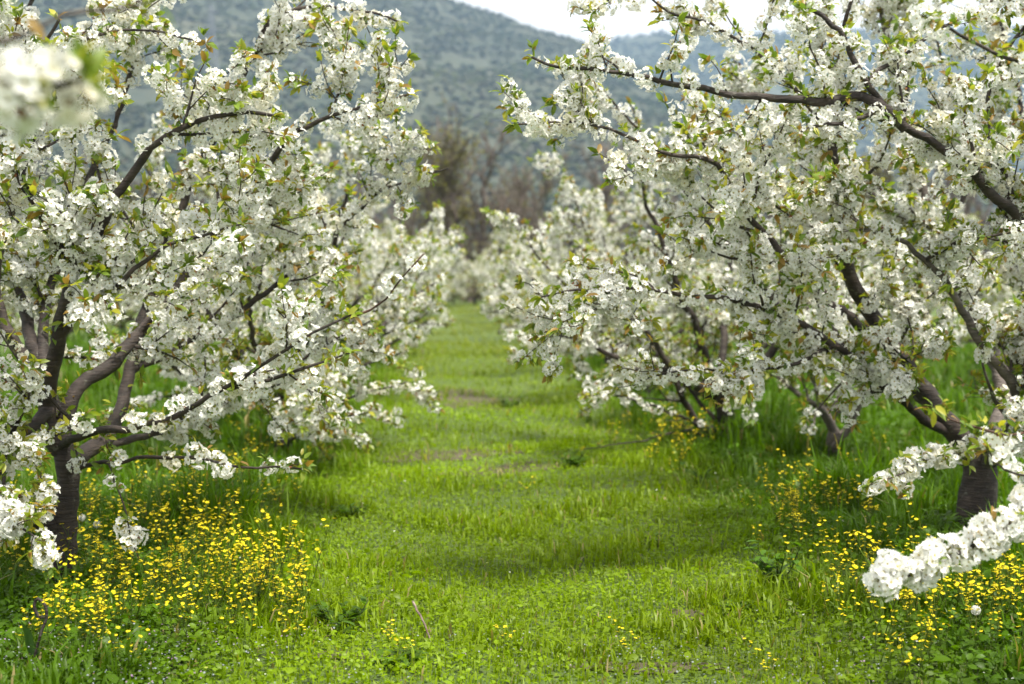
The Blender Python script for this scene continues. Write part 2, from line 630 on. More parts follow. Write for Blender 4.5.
def grow_path(r, p, d, L, up, n=None, wander=0.16):
    n = n or max(4, int(L / 0.09))
    st = L / n
    out = [p]
    d = unit(d)
    for i in range(n):
        d = unit(d + r.normal(0, wander, 3) + np.array([0, 0, up]))
        p = p + d * st
        out.append(p)
    return np.array(out)


def tuft(lb, r, p, d, k, s0, s1, bronze=0.10):
    for _ in range(k):
        dd = unit(unit(d) * 0.7 + r.normal(0, 0.65, 3))
        dd[2] -= 0.12
        lb.lp.append(p + r.normal(0, 0.006, 3))
        lb.ld.append(dd)
        lb.ls.append(r.uniform(s0, s1))
        q = r.random()
        c = LEAF_PAL[4] if q < bronze else LEAF_PAL[3] if q < bronze + 0.14 else LEAF_PAL[r.choice([0, 1, 2, 5, 6])]
        lb.lc.append(c * r.uniform(0.8, 1.2))


def dress(lb, r, P, rad, cfg, dens=1.0, leaves=1.0, tip=True):
    """blossom clusters and leaf tufts along a branch"""
    seg = np.linalg.norm(np.diff(P, axis=0), axis=1)
    L = np.concatenate([[0], np.cumsum(seg)])
    T = unit(np.gradient(P, axis=0))
    total = L[-1]
    s = r.uniform(0.02, 0.08)
    ph = r.uniform(0, 6.28)
    hx, hr = cfg.get('axis'), cfg.get('hollow', 0.95)
    while s < total:
        i = min(len(P) - 2, int(np.searchsorted(L, s) - 1)) if s > 0 else 0
        i = max(i, 0)
        f = (s - L[i]) / max(seg[i], 1e-6)
        p = P[i] * (1 - f) + P[i + 1] * f
        rd = rad[i]
        t = T[i]
        run = 0.5 + 0.5 * math.sin(s * 23.0 + ph + 2.0 * math.sin(s * 5.0))
        if rd < cfg['bmax'] and r.random() < (0.22 + 0.85 * run) * dens:
            for _ in range(cfg['per']):
                a = unit(r.normal(0, 1, 3))
                a = unit(a - t * (a @ t) * 0.8 + np.array([0, 0, cfg.get('hang', -0.10)]))
                q = p + a * (rd + r.uniform(0.0, 0.022)) + t * r.normal(0, 0.012)
                if q[2] > 0.25 and cfg['inside'](q) and not (hx is not None and q[2] < 1.12 and math.hypot(q[0] - hx[0], q[1] - hx[1]) < hr and r.random() < 0.88):
                    lb.cp.append(q)
                    lb.ca.append(a)
        if r.random() < cfg['leaf'] * leaves * (1.2 - 0.6 * run):
            a = unit(unit(r.normal(0, 1, 3)) + np.array([0, 0, 0.8]))
            if cfg['inside'](p):
                tuft(lb, r, p + a * (rd + 0.025), a, int(r.integers(4, 9)), 0.026, 0.062)
        s += cfg['step'] * r.uniform(0.7, 1.35)
    if cfg.get('capped'):
        for _ in range(3):
            a = unit(T[-1] + r.normal(0, 0.6, 3))
            lb.cp.append(P[-1] + a * 0.012)
            lb.ca.append(a)
    elif tip and cfg['inside'](P[-1]):
        tuft(lb, r, P[-1], T[-1], int(r.integers(6, 11)), 0.035, 0.078, 0.16)


def branch(lb, r, P, r0, r1, lvl, cfg, dens=1.0, leaves=1.0, kids=1.0):
    n = len(P)
    rad = r0 + (r1 - r0) * (np.arange(n) / (n - 1)) ** 0.85
    sides = 9 if r0 > 0.03 else 6 if r0 > 0.009 else 4
    lb.wood.add(*tube(P, rad, sides, 0.05 if r0 > 0.012 else 0.0, r))
    dress(lb, r, P, rad, cfg, dens, leaves)
    if lvl >= 3 or kids <= 0:
        return
    L = np.linalg.norm(np.diff(P, axis=0), axis=1).sum()
    T = unit(np.gradient(P, axis=0))
    cnt = r.poisson(L * cfg['kids'][lvl] * kids) if lvl < 3 else 0
    for _ in range(cnt):
        t = r.uniform(cfg['t0'][lvl], 0.98)
        i = int(t * (n - 1))
        a = unit(r.normal(0, 1, 3))
        a = unit(a - T[i] * (a @ T[i]))
        d = unit(T[i] * r.uniform(0.35, 1.0) + a * r.uniform(0.6, 1.0) + np.array([0, 0, cfg['lift'][lvl]]))
        LL = cfg['len'][lvl] * r.uniform(0.45, 1.2) * (1.15 - 0.55 * t)
        C = grow_path(r, P[i], d, LL, r.normal(0.03, 0.04))
        ok = [k for k in range(len(C)) if not cfg['inside'](C[k])]
        if ok:
            C = C[:max(ok[0], 0)]
        if len(C) < 3:
            continue
        rr0 = min(rad[i] * 0.6, cfg['rad'][lvl] * (0.6 + 0.5 * LL / cfg['len'][lvl]))
        branch(lb, r, C, max(rr0, 0.003), 0.0022, lvl + 1, cfg, dens, leaves)


def finish_limb(lb, name, parent, hi, r, base, mb=None):
    """wood mesh with its blossom and leaves as sub-parts; local to base"""
    V, Q, T = lb.wood.out()
    o = build(name, mb or M_BARK, V - base, Q, T, parent=parent)
    if lb.cp:
        pos = np.array(lb.cp) - base
        ax = np.array(lb.ca)
        TPL = CL_HI if hi else CL_LO
        pick = r.integers(0, len(TPL), len(pos))
        vs, qs, ms, cs, n = [], [], [], [], 0
        for k, (tv, tq, tm) in enumerate(TPL):
            sel = pick == k
            if not sel.any(): continue
            m_ = sel.sum()
            V, Q = scatter(tv, tq, pos[sel], frames(ax[sel], r.uniform(0, 6.3, m_)), np.clip(r.normal(1.0, 0.17, m_), 0.6, 1.3))
            tone = np.array([[0.90, 0.90, 0.875]]) * r.uniform(0.93, 1.03, (m_, 1)); tone[r.random(m_) < 0.10] *= (0.97, 0.94, 0.84); cs.append(np.repeat(tone, len(tv), 0))
            vs.append(V); qs.append(Q + n); ms.append(np.tile(tm, m_)); n += len(V)
        build('blossom', [M_PETAL, M_EYE, M_CALYX, M_SCALE], np.vstack(vs), np.vstack(qs), qmat=np.concatenate(ms), cols=np.vstack(cs), parent=o, smooth=False)
    if lb.lp:
        leaf_mesh('leaves', np.array(lb.lp) - base, np.array(lb.ld), np.array(lb.ls), np.array(lb.lc), M_LEAF, o, r)
    return o


def trunk_mesh(pts, r0, r1, r, parent, base, m_=None, flare=0.45):
    P = resample(pts, 0.05, 0.006, r)
    n = len(P)
    t = np.arange(n) / (n - 1)
    rad = r0 + (r1 - r0) * t
    rad = rad * (1 + flare * np.exp(-t * 9))
    V, Q, T = tube(P, rad, 16, 0.06, r)
    a = np.arctan2(V[:, 1] - P[0][1], V[:, 0] - P[0][0])
    return build('trunk', m_ or M_BARK, V - base, Q, T, parent=parent)


CFG = dict(kids=(3.4, 4.6, 4.0), len=(0.75, 0.42, 0.22), rad=(0.014, 0.006, 0.004), lift=(0.22, 0.12, 0.08), t0=(0.18, 0.15, 0.15),
           bmax=0.017, per=1, step=0.042, leaf=0.46)


HAND = dict(kids=(3.6, 4.8, 4.0), len=(0.64, 0.37, 0.20))


def hand_tree(label, base_px, trunk, limbs, tr0, tr1, inside, seed, cfg=None, hi=True, group='cherry trees in blossom'):
    """a tree whose main limbs are laid out by hand: limbs = (points, r0, r1, options)"""
    r = np.random.default_rng(seed)
    b = at(*base_px)
    base = np.array([b[0], b[1], float(gz(b[0], b[1])) - 0.03])
    root = empty('cherry_tree', base)
    tag(root, label, 'tree', group)
    tp = [at(*p) for p in trunk]
    tp[0] = base.copy()
    trunk_mesh(tp, tr0, tr1, r, root, base)
    c = dict(CFG)
    c.update(HAND)
    c.update(cfg or {})
    c['inside'] = inside
    c['axis'] = (base[0], base[1])
    for pts, r0, r1, opt in limbs:
        lb = Limb()
        c2 = dict(c)
        c2.update(opt.get('cfg', {}))
        P = resample([p if isinstance(p, np.ndarray) else at(*p) for p in pts], 0.06, 0.010, r)
        branch(lb, r, P, r0, r1, opt.get('lvl', 0), c2, opt.get('dens', 1.0), opt.get('leaves', 1.0), opt.get('kids', 1.0))
        finish_limb(lb, opt.get('name', 'limb'), root, hi, r, base, opt.get('mat'))
    return root


# how far crowns may reach over the grass lane (pruned back for the tractor)
def in_left(p):
    x, y, z = p
    return x < lane_x(y) - 0.50 + 0.18 * min(max(z - 1.7, 0), 1) - 0.42 * max(0.0, 1.35 - z) + 0.10 * math.sin(y * 3.1 + z * 4.0) and z > 0.34 and z < 3.7


def in_right(p):
    x, y, z = p
    return x > lane_x(y) - 0.08 - 0.22 * min(max(z - 1.7, 0), 1) + 0.52 * max(0.0, 1.35 - z) + 0.10 * math.sin(y * 2.7 + z * 3.6) and z > 0.34 and z < 3.9


# front tree on the left
D0 = 7.07
L1 = [
    ([(62, 452, 7.07), (45, 405, 7.0), (55, 345, 6.85), (66, 300, 6.7), (72, 268, 6.6), (98, 230, 6.5), (112, 200, 6.45), (150, 150, 6.35), (182, 128, 6.3), (230, 113, 6.3), (275, 116, 6.25)], 0.050, 0.007, dict(kids=0.85)),
    ([(72, 268, 6.6), (58, 245, 6.55), (38, 205, 6.5), (20, 150, 6.45), (25, 80, 6.4), (60, 20, 6.4)], 0.022, 0.007, dict()),
    ([(62, 435, 7.07), (80, 385, 7.15), (110, 362, 7.3), (150, 320, 7.5), (190, 270, 7.6), (230, 215, 7.6), (262, 175, 7.5), (292, 138, 7.4), (345, 112, 7.3), (410, 96, 7.2)], 0.042, 0.006, dict()),
    ([(66, 462, 7.07), (95, 448, 7.3), (114, 425, 7.6), (130, 370, 7.9), (150, 290, 8.1), (175, 215, 8.2), (205, 150, 8.2), (235, 95, 8.1), (255, 50, 8.0), (285, 10, 7.9), (340, 8, 7.8), (395, 20, 7.7)], 0.046, 0.006, dict()),
    ([(57, 338, 6.83), (90, 300, 6.6), (118, 288, 6.5), (145, 262, 6.4), (165, 243, 6.35), (190, 238, 6.3), (245, 225, 6.2)], 0.020, 0.005, dict()),
    ([(60, 447, 7.05), (95, 433, 6.7), (150, 425, 6.4), (200, 405, 6.2), (232, 388, 6.1), (262, 368, 6.0), (310, 332, 5.9), (350, 318, 5.9)], 0.026, 0.005, dict(kids=0.8)),
    ([(232, 388, 6.1), (270, 380, 6.1), (305, 366, 6.1), (345, 352, 6.1)], 0.011, 0.004, dict(lvl=1)),
    ([(350, 318, 5.9), (385, 298, 5.85), (425, 253, 5.8)], 0.006, 0.003, dict(lvl=3, dens=0.12, leaves=0.7, name='shoot', mat=M_TWIG)),
    ([(66, 472, 7.05), (110, 462, 6.8), (170, 456, 6.6), (240, 466, 6.45), (300, 468, 6.4)], 0.014, 0.004, dict(lvl=2, dens=0.7)),
    ([(56, 530, 7.07), (30, 512, 6.95), (-10, 490, 6.8), (-80, 440, 6.5), (-150, 380, 6.3)], 0.046, 0.02, dict(kids=0.7)),
    ([(-10, 488, 6.8), (0, 505, 6.3), (18, 525, 6.1), (45, 548, 6.05), (52, 572, 6.05)], 0.010, 0.004, dict(lvl=2, dens=1.6, cfg=dict(per=2))),
    ([(108, 463, 6.8), (120, 495, 6.6), (128, 530, 6.55), (136, 556, 6.5)], 0.006, 0.003, dict(lvl=3, dens=1.2)),
    ([(48, 412, 7.0), (14, 436, 6.7), (-40, 455, 6.3), (-120, 420, 6.0)], 0.036, 0.012, dict()),
    ([(62, 432, 7.07), (30, 330, 7.5), (5, 230, 7.9), (-10, 120, 8.1), (20, 20, 8.2), (60, -60, 8.2)], 0.042, 0.010, dict()),
    ([(130, 370, 7.9), (200, 335, 8.4), (270, 290, 8.7), (330, 240, 8.8), (385, 190, 8.8), (450, 168, 8.7)], 0.030, 0.005, dict()),
    ([(95, 448, 7.3), (160, 430, 7.9), (230, 400, 8.4), (300, 360, 8.7), (370, 320, 8.8)], 0.026, 0.005, dict()),
    ([(62, 432, 7.07), (42, 320, 7.5), (85, 190, 7.9), (125, 95, 8.0), (140, 25, 8.0), (140, -40, 8.0)], 0.036, 0.008, dict()),
    ([(62, 432, 7.07), (0, 300, 7.2), (15, 190, 7.1), (45, 110, 7.1), (95, 45, 7.15), (150, -10, 7.2)], 0.036, 0.008, dict()),
    ([(25, 80, 6.4), (80, 40, 6.5), (140, 30, 6.6), (205, 45, 6.6)], 0.010, 0.004, dict(lvl=1)),
]
hand_tree('white flowering cherry tree on a slim dark trunk among yellow wildflowers', (62, 592, D0),
          [(62, 592, D0), (64, 540, D0), (67, 490, D0), (64, 455, D0), (60, 428, D0)], L1, 0.066, 0.050, in_left, 21, dict(hollow=0.5))

# front tree on the right
D1 = 8.5
R1 = [
    ([(972, 462, 8.5), (948, 425, 8.45), (925, 395, 8.4), (905, 365, 8.4), (888, 338, 8.35), (860, 300, 8.3), (846, 262, 8.2), (837, 215, 8.2), (834, 175, 8.2), (828, 120, 8.1), (838, 60, 8.0), (852, -10, 7.9)], 0.074, 0.010, dict()),
    ([(978, 470, 8.5), (1000, 405, 8.9), (985, 335, 9.1), (950, 280, 9.2), (932, 235, 9.2), (922, 190, 9.2), (905, 120, 9.2), (890, 60, 9.1), (880, -10, 9.1)], 0.066, 0.014, dict(mat=M_BARKG)),
    ([(980, 470, 8.5), (1012, 440, 8.2), (1018, 395, 7.9), (985, 350, 7.7), (958, 300, 7.6), (925, 262, 7.5), (895, 236, 7.45), (862, 228, 7.4)], 0.044, 0.010, dict(mat=M_BARKG, kids=0.6)),
    ([(984, 468, 8.5), (1032, 400, 8.1), (1048, 320, 7.7), (1030, 238, 7.4), (985, 187, 7.2), (950, 153, 7.1), (905, 128, 7.0), (878, 98, 6.95), (855, 66, 6.9), (840, 30, 6.9), (800, 0, 6.9)], 0.056, 0.010, dict(kids=0.8)),
    ([(905, 128, 7.0), (862, 100, 6.95), (800, 99, 6.9), (745, 97, 6.8), (712, 92, 6.75), (660, 80, 6.7), (600, 72, 6.6), (560, 66, 6.6), (528, 58, 6.6)], 0.030, 0.006, dict(lvl=1, kids=0.75)),
    ([(885, 112, 6.97), (842, 122, 6.9), (795, 134, 6.85)], 0.014, 0.007, dict(lvl=2)),
    ([(888, 338, 8.35), (840, 310, 8.0), (790, 262, 7.7), (745, 210, 7.4), (715, 168, 7.2), (660, 150, 7.1), (610, 132, 7.0), (565, 122, 6.95), (518, 124, 6.9)], 0.032, 0.0045, dict(kids=0.85)),
    ([(950, 432, 8.45), (905, 405, 8.2), (868, 375, 8.0), (835, 345, 7.8), (790, 320, 7.6), (735, 300, 7.4), (670, 290, 7.2), (600, 292, 7.1), (540, 294, 7.0)], 0.034, 0.0045, dict(kids=0.9)),
    ([(970, 458, 8.4), (935, 455, 7.6), (900, 472, 7.3), (868, 486, 7.1)], 0.013, 0.004, dict(lvl=2, dens=1.5)),
    ([(1000, 405, 8.9), (1030, 300, 9.4), (1040, 200, 9.6), (1020, 100, 9.6), (1000, 20, 9.5)], 0.042, 0.010, dict()),
    ([(930, 400, 8.4), (870, 372, 9.0), (800, 330, 9.5), (740, 262, 9.7), (690, 195, 9.7), (640, 130, 9.6), (600, 90, 9.5)], 0.036, 0.006, dict()),
    ([(830, 130, 8.1), (780, 75, 7.8), (730, 35, 7.6), (680, 15, 7.5), (640, -5, 7.4), (600, 4, 7.3)], 0.016, 0.004, dict(lvl=1)),
    ([(846, 262, 8.2), (800, 225, 7.9), (760, 190, 7.6), (720, 150, 7.4), (680, 125, 7.3)], 0.018, 0.005, dict(lvl=1)),
    ([(925, 262, 7.5), (960, 240, 7.3), (1000, 235, 7.1), (1050, 220, 7.0)], 0.012, 0.005, dict(lvl=1)),
    ([(870, 80, 6.93), (910, 50, 7.0), (960, 20, 7.1), (1010, -10, 7.2)], 0.012, 0.005, dict(lvl=1)),
    ([(985, 335, 9.1), (940, 260, 9.6), (970, 170, 9.9), (950, 90, 10.0), (930, 20, 10.0)], 0.03, 0.008, dict()),
    ([(932, 235, 9.2), (880, 200, 9.5), (830, 150, 9.7), (770, 110, 9.8), (730, 70, 9.8)], 0.024, 0.007, dict()),
    ([(1030, 238, 7.4), (1000, 160, 7.3), (985, 110, 7.3), (1000, 60, 7.3), (1040, 10, 7.3)], 0.02, 0.007, dict()),
    ([(835, 345, 7.8), (790, 365, 7.6), (740, 375, 7.5), (690, 370, 7.4), (640, 380, 7.4)], 0.014, 0.004, dict(lvl=1)),
]
hand_tree('white flowering cherry tree with the thickest forked trunk, beside the low blossom spray', (977, 540, D1),
          [(977, 540, D1), (976, 505, D1), (979, 472, D1), (975, 448, D1)], R1, 0.118, 0.092, in_right, 33, dict(hollow=0.8, kids=(4.0, 4.9, 4.1), len=(0.70, 0.40, 0.21)))


# nearer trees whose trunks stand outside the frame
def in_near_right(p):
    x, y, z = p
    d = y
    return x / d > 0.28 or z < 1.12


NRB = np.array([2.86, 5.15, 0.0])
NR_T = [NRB, NRB + (0.01, 0.0, 0.3), NRB + (-0.02, -0.02, 0.62)]


def hand_tree_world(label, base, trunk, limbs, r0, r1, inside, seed, cfg=None):
    r = np.random.default_rng(seed)
    base = np.array([base[0], base[1], float(gz(base[0], base[1])) - 0.03])
    root = empty('cherry_tree', base)
    tag(root, label, 'tree', 'cherry trees in blossom')
    tp = [base.copy()] + [np.array(p) for p in trunk[1:]]
    trunk_mesh(tp, r0, r1, r, root, base)
    c = dict(CFG)
    c.update(cfg or {})
    c['inside'] = inside
    c['axis'] = (base[0], base[1])
    for pts, a, b, opt in limbs:
        lb = Limb()
        c2 = dict(c)
        c2.update(opt.get('cfg', {}))
        P = resample([p if isinstance(p, np.ndarray) else at(*p) for p in pts], 0.05, 0.006, r)
        branch(lb, r, P, a, b, opt.get('lvl', 0), c2, opt.get('dens', 1.0), opt.get('leaves', 1.0), opt.get('kids', 1.0))
        finish_limb(lb, opt.get('name', 'limb'), root, True, r, base, opt.get('mat'))
    return root


nr_top = NR_T[-1]
SPRAY = dict(capped=True, axis=None, per=2, step=0.024, leaf=0.2, hang=0.05, kids=(3, 4, 9.0), len=(0.7, 0.4, 0.085), rad=(0.01, 0.006, 0.0035))
NR = [
    ([nr_top, nr_top + (-0.3, -0.1, 0.1), at(1085, 492, 5.0), at(1030, 520, 4.9), at(985, 540, 4.85), at(940, 560, 4.8), at(912, 573, 4.76), at(882, 579, 4.72)], 0.030, 0.005, dict(lvl=2, dens=1.7, leaves=1.3, cfg=SPRAY)),
    ([nr_top, nr_top + (0.15, -0.1, 0.7), at(1200, 120, 5.1), at(1110, 85, 5.05), at(1040, 66, 5.0), at(990, 50, 4.95), at(945, 27, 4.9), at(905, 12, 4.9)], 0.034, 0.004, dict(lvl=3, dens=0.16, cfg=dict(leaf=0.85))),
    ([nr_top, nr_top + (0.0, 0.05, 0.3), at(1130, 400, 5.1), at(1060, 420, 5.05), at(1010, 432, 5.0), at(965, 425, 4.95), at(932, 408, 4.9)], 0.020, 0.003, dict(lvl=3, dens=0.3, name='shoot', mat=M_TWIG, cfg=dict(leaf=0.8))),
    ([nr_top, nr_top + (-0.05, 0.0, 0.1), at(1120, 470, 5.05), at(1050, 480, 5.0), at(1005, 470, 4.95), at(990, 448, 4.95)], 0.016, 0.003, dict(lvl=3, dens=1.0, cfg=dict(leaf=0.35))),
    ([nr_top, nr_top + (0.5, 0.1, 0.9), nr_top + (0.8, 0.2, 1.7), nr_top + (0.9, 0.3, 2.5)], 0.07, 0.012, dict()),
    ([nr_top, nr_top + (0.4, -0.6, 0.7), nr_top + (0.7, -1.1, 1.4), nr_top + (0.9, -1.5, 2.0)], 0.06, 0.012, dict()),
    ([nr_top, nr_top + (0.9, -0.1, 0.5), nr_top + (1.7, -0.2, 1.0), nr_top + (2.3, -0.2, 1.6)], 0.06, 0.012, dict()),
]
hand_tree_world('nearest cherry tree leaning in, its dense low white spray hanging over the wildflowers', NRB, NR_T, NR, 0.10, 0.085, in_near_right, 44)

NLB = np.array([-2.75, 2.5, 0.0])
NL_T = [NLB, NLB + (0.0, 0.02, 0.35), NLB + (0.03, 0.0, 0.7)]
nl_top = NL_T[-1]


def in_near_left(p):
    x, y, z = p
    return (y < 0.3) or x / max(y, 0.1) < -0.40 or z > 1.6 + 0.115 * y


NL = [
    ([nl_top, nl_top + (0.3, -0.05, 0.6), at(-420, 150, 2.25), at(-200, 122, 2.2), at(-70, 100, 2.3), at(10, 92, 2.3), at(78, 78, 2.3)], 0.040, 0.006, dict(lvl=3, dens=1.5, cfg=dict(per=2, step=0.026, hang=0.0))),
    ([at(-200, 122, 2.2), at(-60, 60, 2.3), at(60, 20, 2.6), at(110, 10, 2.7), at(155, -4, 2.75)], 0.008, 0.004, dict(lvl=3, dens=0.05, leaves=1.0)),
    ([nl_top, nl_top + (-0.6, 0.1, 0.7), nl_top + (-1.1, 0.2, 1.5), nl_top + (-1.4, 0.2, 2.2)], 0.06, 0.012, dict()),
    ([nl_top, nl_top + (-0.3, -0.7, 0.6), nl_top + (-0.5, -1.3, 1.2), nl_top + (-0.6, -1.7, 1.9)], 0.05, 0.012, dict()),
    ([nl_top, nl_top + (-0.2, 0.3, 0.9), nl_top + (-0.3, 0.5, 1.8), nl_top + (-0.3, 0.6, 2.5)], 0.05, 0.012, dict()),
]
hand_tree_world('cherry tree closest to the camera, only its blurred blossom bough reaching in', NLB, NL_T, NL, 0.09, 0.075, in_near_left, 45)


# second trees of both rows, and the prototypes of the rows behind
def auto_tree(label, base, seed, inside, height=3.2, reach=(2.2, 2.5), scaff=8, tr=0.08, hi=False, extra=(), fork=0.55, cfg=None, group='cherry trees in blossom', mb=None):
    r = np.random.default_rng(seed)
    base = np.array([base[0], base[1], float(gz(base[0], base[1])) - 0.03])
    root = empty('cherry_tree', base)
    tag(root, label, 'tree', group)
    top = base + np.array([r.normal(0, 0.05), r.normal(0, 0.05), fork])
    trunk_mesh([base, base + np.array([0.01, 0.01, fork * 0.5]), top], tr, tr * 0.8, r, root, base, mb)
    c = dict(CFG)
    c.update(cfg or {})
    c['inside'] = inside
    c['axis'] = (base[0], base[1])
    for k in range(scaff):
        az = k * 2 * math.pi / scaff + r.normal(0, 0.25)
        lowk = k % 3
        rise = (0.55, 1.35, 2.2)[lowk] * r.uniform(0.85, 1.15) * height / 3.2
        rc = (1.0, 0.85, 0.5)[lowk]
        end = top + np.array([math.cos(az) * reach[0] * rc, math.sin(az) * reach[1] * rc, rise])
        st = top - np.array([0, 0, r.uniform(0, 0.18)])
        mid = st + (end - st) * 0.5 + np.array([-math.cos(az) * 0.06, -math.sin(az) * 0.06, (0.02, -0.1, -0.25)[lowk]]) + r.normal(0, 0.06, 3)
        q = st + (mid - st) * 0.45 + r.normal(0, 0.03, 3)
        P = resample([st, q, mid, (mid + end) / 2 + r.normal(0, 0.07, 3), end], 0.07, 0.014, r)
        bad = [i for i in range(len(P)) if i > 4 and not inside(P[i])]
        if bad: P = P[:max(bad[0], 5)]
        lb = Limb()
        branch(lb, r, P, tr * r.uniform(0.5, 0.66), 0.006, 0, c)
        finish_limb(lb, 'limb', root, hi, r, base, mb)
    for pts, a, b, opt in extra:
        lb = Limb()
        c2 = dict(c)
        c2['inside'] = lambda p: p[2] > 0.05
        P = resample([at(*p) for p in pts], 0.06, 0.012, r)
        branch(lb, r, P, a, b, opt.get('lvl', 2), c2, opt.get('dens', 1.0), 1.0)
        finish_limb(lb, 'limb', root, hi, r, base, mb)
    return root


ROW1 = 'slim dark trunk\'s row'
ROW2 = 'thick forked trunk\'s row'
auto_tree('second white cherry tree in the %s, dark trunk in shade' % ROW1, (-1.98, 12.2), 51, in_left, tr=0.075, hi=False, scaff=9,
          extra=[([(285, 440, 12.2), (320, 415, 11.9), (360, 395, 11.6), (405, 385, 11.4)], 0.022, 0.006, dict(lvl=0)),
                 ([(285, 445, 12.2), (300, 430, 11.3), (330, 420, 10.6), (372, 415, 10.2)], 0.022, 0.006, dict(lvl=0)),
                 ([(285, 435, 12.2), (330, 370, 12.2), (385, 335, 12.3), (430, 312, 12.4)], 0.022, 0.006, dict(lvl=0))])
auto_tree('white cherry tree with curved black limbs sweeping low beside the lane, second in its row', (1.87, 12.5), 52, in_right, tr=0.085, scaff=9,
          extra=[([(725, 440, 12.5), (690, 412, 12.2), (660, 350, 11.9), (625, 310, 11.6), (590, 280, 11.5)], 0.04, 0.008, dict(lvl=0)),
                 ([(720, 440, 12.5), (690, 430, 12.2), (640, 440, 11.9), (580, 450, 11.7)], 0.012, 0.004, dict(lvl=3, dens=0.7)),
                 ([(722, 440, 12.5), (670, 412, 11.8), (625, 398, 11.4), (588, 396, 11.1)], 0.02, 0.005, dict(lvl=1)),
                 ([(725, 430, 12.5), (660, 360, 12.6), (590, 340, 12.7), (540, 335, 12.8)], 0.022, 0.005, dict(lvl=0))])
auto_tree('smaller cherry tree with several thin grey stems, between the two biggest forked trees', (2.62, 11.6), 53, in_right, tr=0.06, scaff=5, fork=0.3, mb=M_BARKG,
          reach=(0.8, 1.0), height=3.0)


def free(p):
    return p[2] > 0.45 and p[2] < 3.3 and abs(p[0]) < 1.15 + 0.62 * min(p[2], 1.5) + 0.12 * math.sin(p[1] * 3 + p[2] * 4)


def shifted(x0, y0):
    return lambda p: free((p[0] - x0, p[1] - y0, p[2]))


PROTO = []
spots = []
ORD = ['second', 'third', 'fourth', 'fifth', 'sixth', 'seventh', 'eighth', 'ninth', 'tenth', 'eleventh', 'twelfth']


def row(off, ys, name, first):
    for i, y in enumerate(ys):
        spots.append((lane_x(y) + off, y, '%s white cherry tree along the %s' % (ORD[first + i], name)))


row(-2.2, [16.6, 21.2, 25.8, 30.6, 35.6, 41.0, 47.0, 53.0], ROW1, 1)
row(1.95, [17.0, 21.6, 26.2, 31.0, 36.2, 41.5, 47.5, 53.5], ROW2, 1)
row(-7.3, [16.0, 20.5, 25.0, 29.5, 35, 41, 47], 'row just outside the %s' % ROW1, 0)
row(7.3, [15.0, 19.0, 23.5, 28.0, 33, 39, 46], 'row just outside the %s' % ROW2, 0)
row(-12.0, [31, 37, 43, 50], 'outermost row beyond the %s' % ROW1, 0)
row(12.0, [29, 34, 40, 47], 'outermost row beyond the %s' % ROW2, 0)
for i, dx in enumerate([-1.6, 0.4, 2.6, 5.4, 8.4, -4.4, -7.6]):
    lb_ = ['white cherry tree standing across the far end of the lane where grass stops',
           'white cherry tree at the far lane end, just past the end of the track', 'white cherry tree at the far lane end, third along the cross row',
           'white cherry tree at the far lane end, fourth along the cross row', 'white cherry tree at the far lane end, last of the cross row',
           'white cherry tree at the far lane end, before the first of the cross row', 'white cherry tree starting the cross row at the far lane end'][i]
    spots.append((lane_x(59.5) + dx, 59.5 + 0.8 * (i % 2), lb_))
rp_ = np.random.default_rng(77)
for i, (x, y, label) in enumerate(spots):
    if i < 4:
        o = auto_tree(label, (x, y), 60 + i, shifted(x, y), height=3.0, scaff=8, tr=0.075)
        PROTO.append(o)
    else:
        o = copy_tree(PROTO[(i * 7 + i // 3) % 4])
        o['label'] = label
        o.location = (x, y, float(gz(x, y)) - 0.03)
        s = float(rp_.uniform(0.92, 1.06))
        o.scale = (s, s, s * float(rp_.uniform(0.9, 1.05)))
        o.rotation_euler = (0, 0, (math.pi if rp_.random() < 0.5 else 0) + float(rp_.normal(0, 0.14)))

# ------------------------------------------------------------------ bare woodland behind the orchard
M_BARE = bark('bare_wood', (0.075, 0.054, 0.046), (0.22, 0.172, 0.148))


def bare_tree(seed, H, leafy_):
    r = np.random.default_rng(seed)
    root = empty('bare_tree', (0, 0, 0))
    tk = grow_path(r, np.zeros(3), np.array([0, 0, 1.0]), H * 0.75, 0.05, 10, 0.06)
    V, Q, T = tube(tk, np.linspace(0.13, 0.03, len(tk)), 7)
    build('trunk', M_BARE, V, Q, T, parent=root)
    acc = Acc()
    lp, ld = [], []

    def rec(p, d, L, rad, lvl):
        P = grow_path(r, p, d, L, 0.05, max(4, int(L / 0.3)), 0.14)
        acc.add(*tube(P, np.linspace(max(rad, 0.022), max(rad * 0.4, 0.014), len(P)), 4))
        if lvl >= 2:
            for q in P[1:]:
                lp.append(q + r.normal(0, 0.12, 3)); ld.append(r.normal(0, 1, 3))
        if lvl >= 3: return
        T_ = unit(np.gradient(P, axis=0))
        for _ in range((9, 6, 4)[lvl]):
            i = int(r.uniform(0.15, 0.97) * (len(P) - 1))
            a = unit(r.normal(0, 1, 3))
            rec(P[i], unit(T_[i] + 0.7 * a + np.array([0, 0, 0.25])), L * r.uniform(0.3, 0.6), rad * 0.55, lvl + 1)
    for k in range(11):
        i = int(r.uniform(0.12, 0.98) * (len(tk) - 1))
        az = r.uniform(0, 6.28)
        rec(tk[i], np.array([math.cos(az) * 0.7, math.sin(az) * 0.7, 0.9]), H * r.uniform(0.25, 0.42), 0.05, 1)
    V, Q, T = acc.out()
    build('crown', M_BARE, V, Q, T, parent=root)
    if leafy_ > 0:
        lp, ld = np.array(lp), np.array(ld)
        k = r.random(len(lp)) < leafy_
        lp, ld = lp[k], ld[k]
        c = np.array([(0.20, 0.19, 0.075)]) * r.uniform(0.6, 1.3, (len(lp), 1))
        leaf_mesh('leaves', lp, ld, r.uniform(0.12, 0.26, len(lp)), c, M_LEAF, root, r, 1.6)
    return root


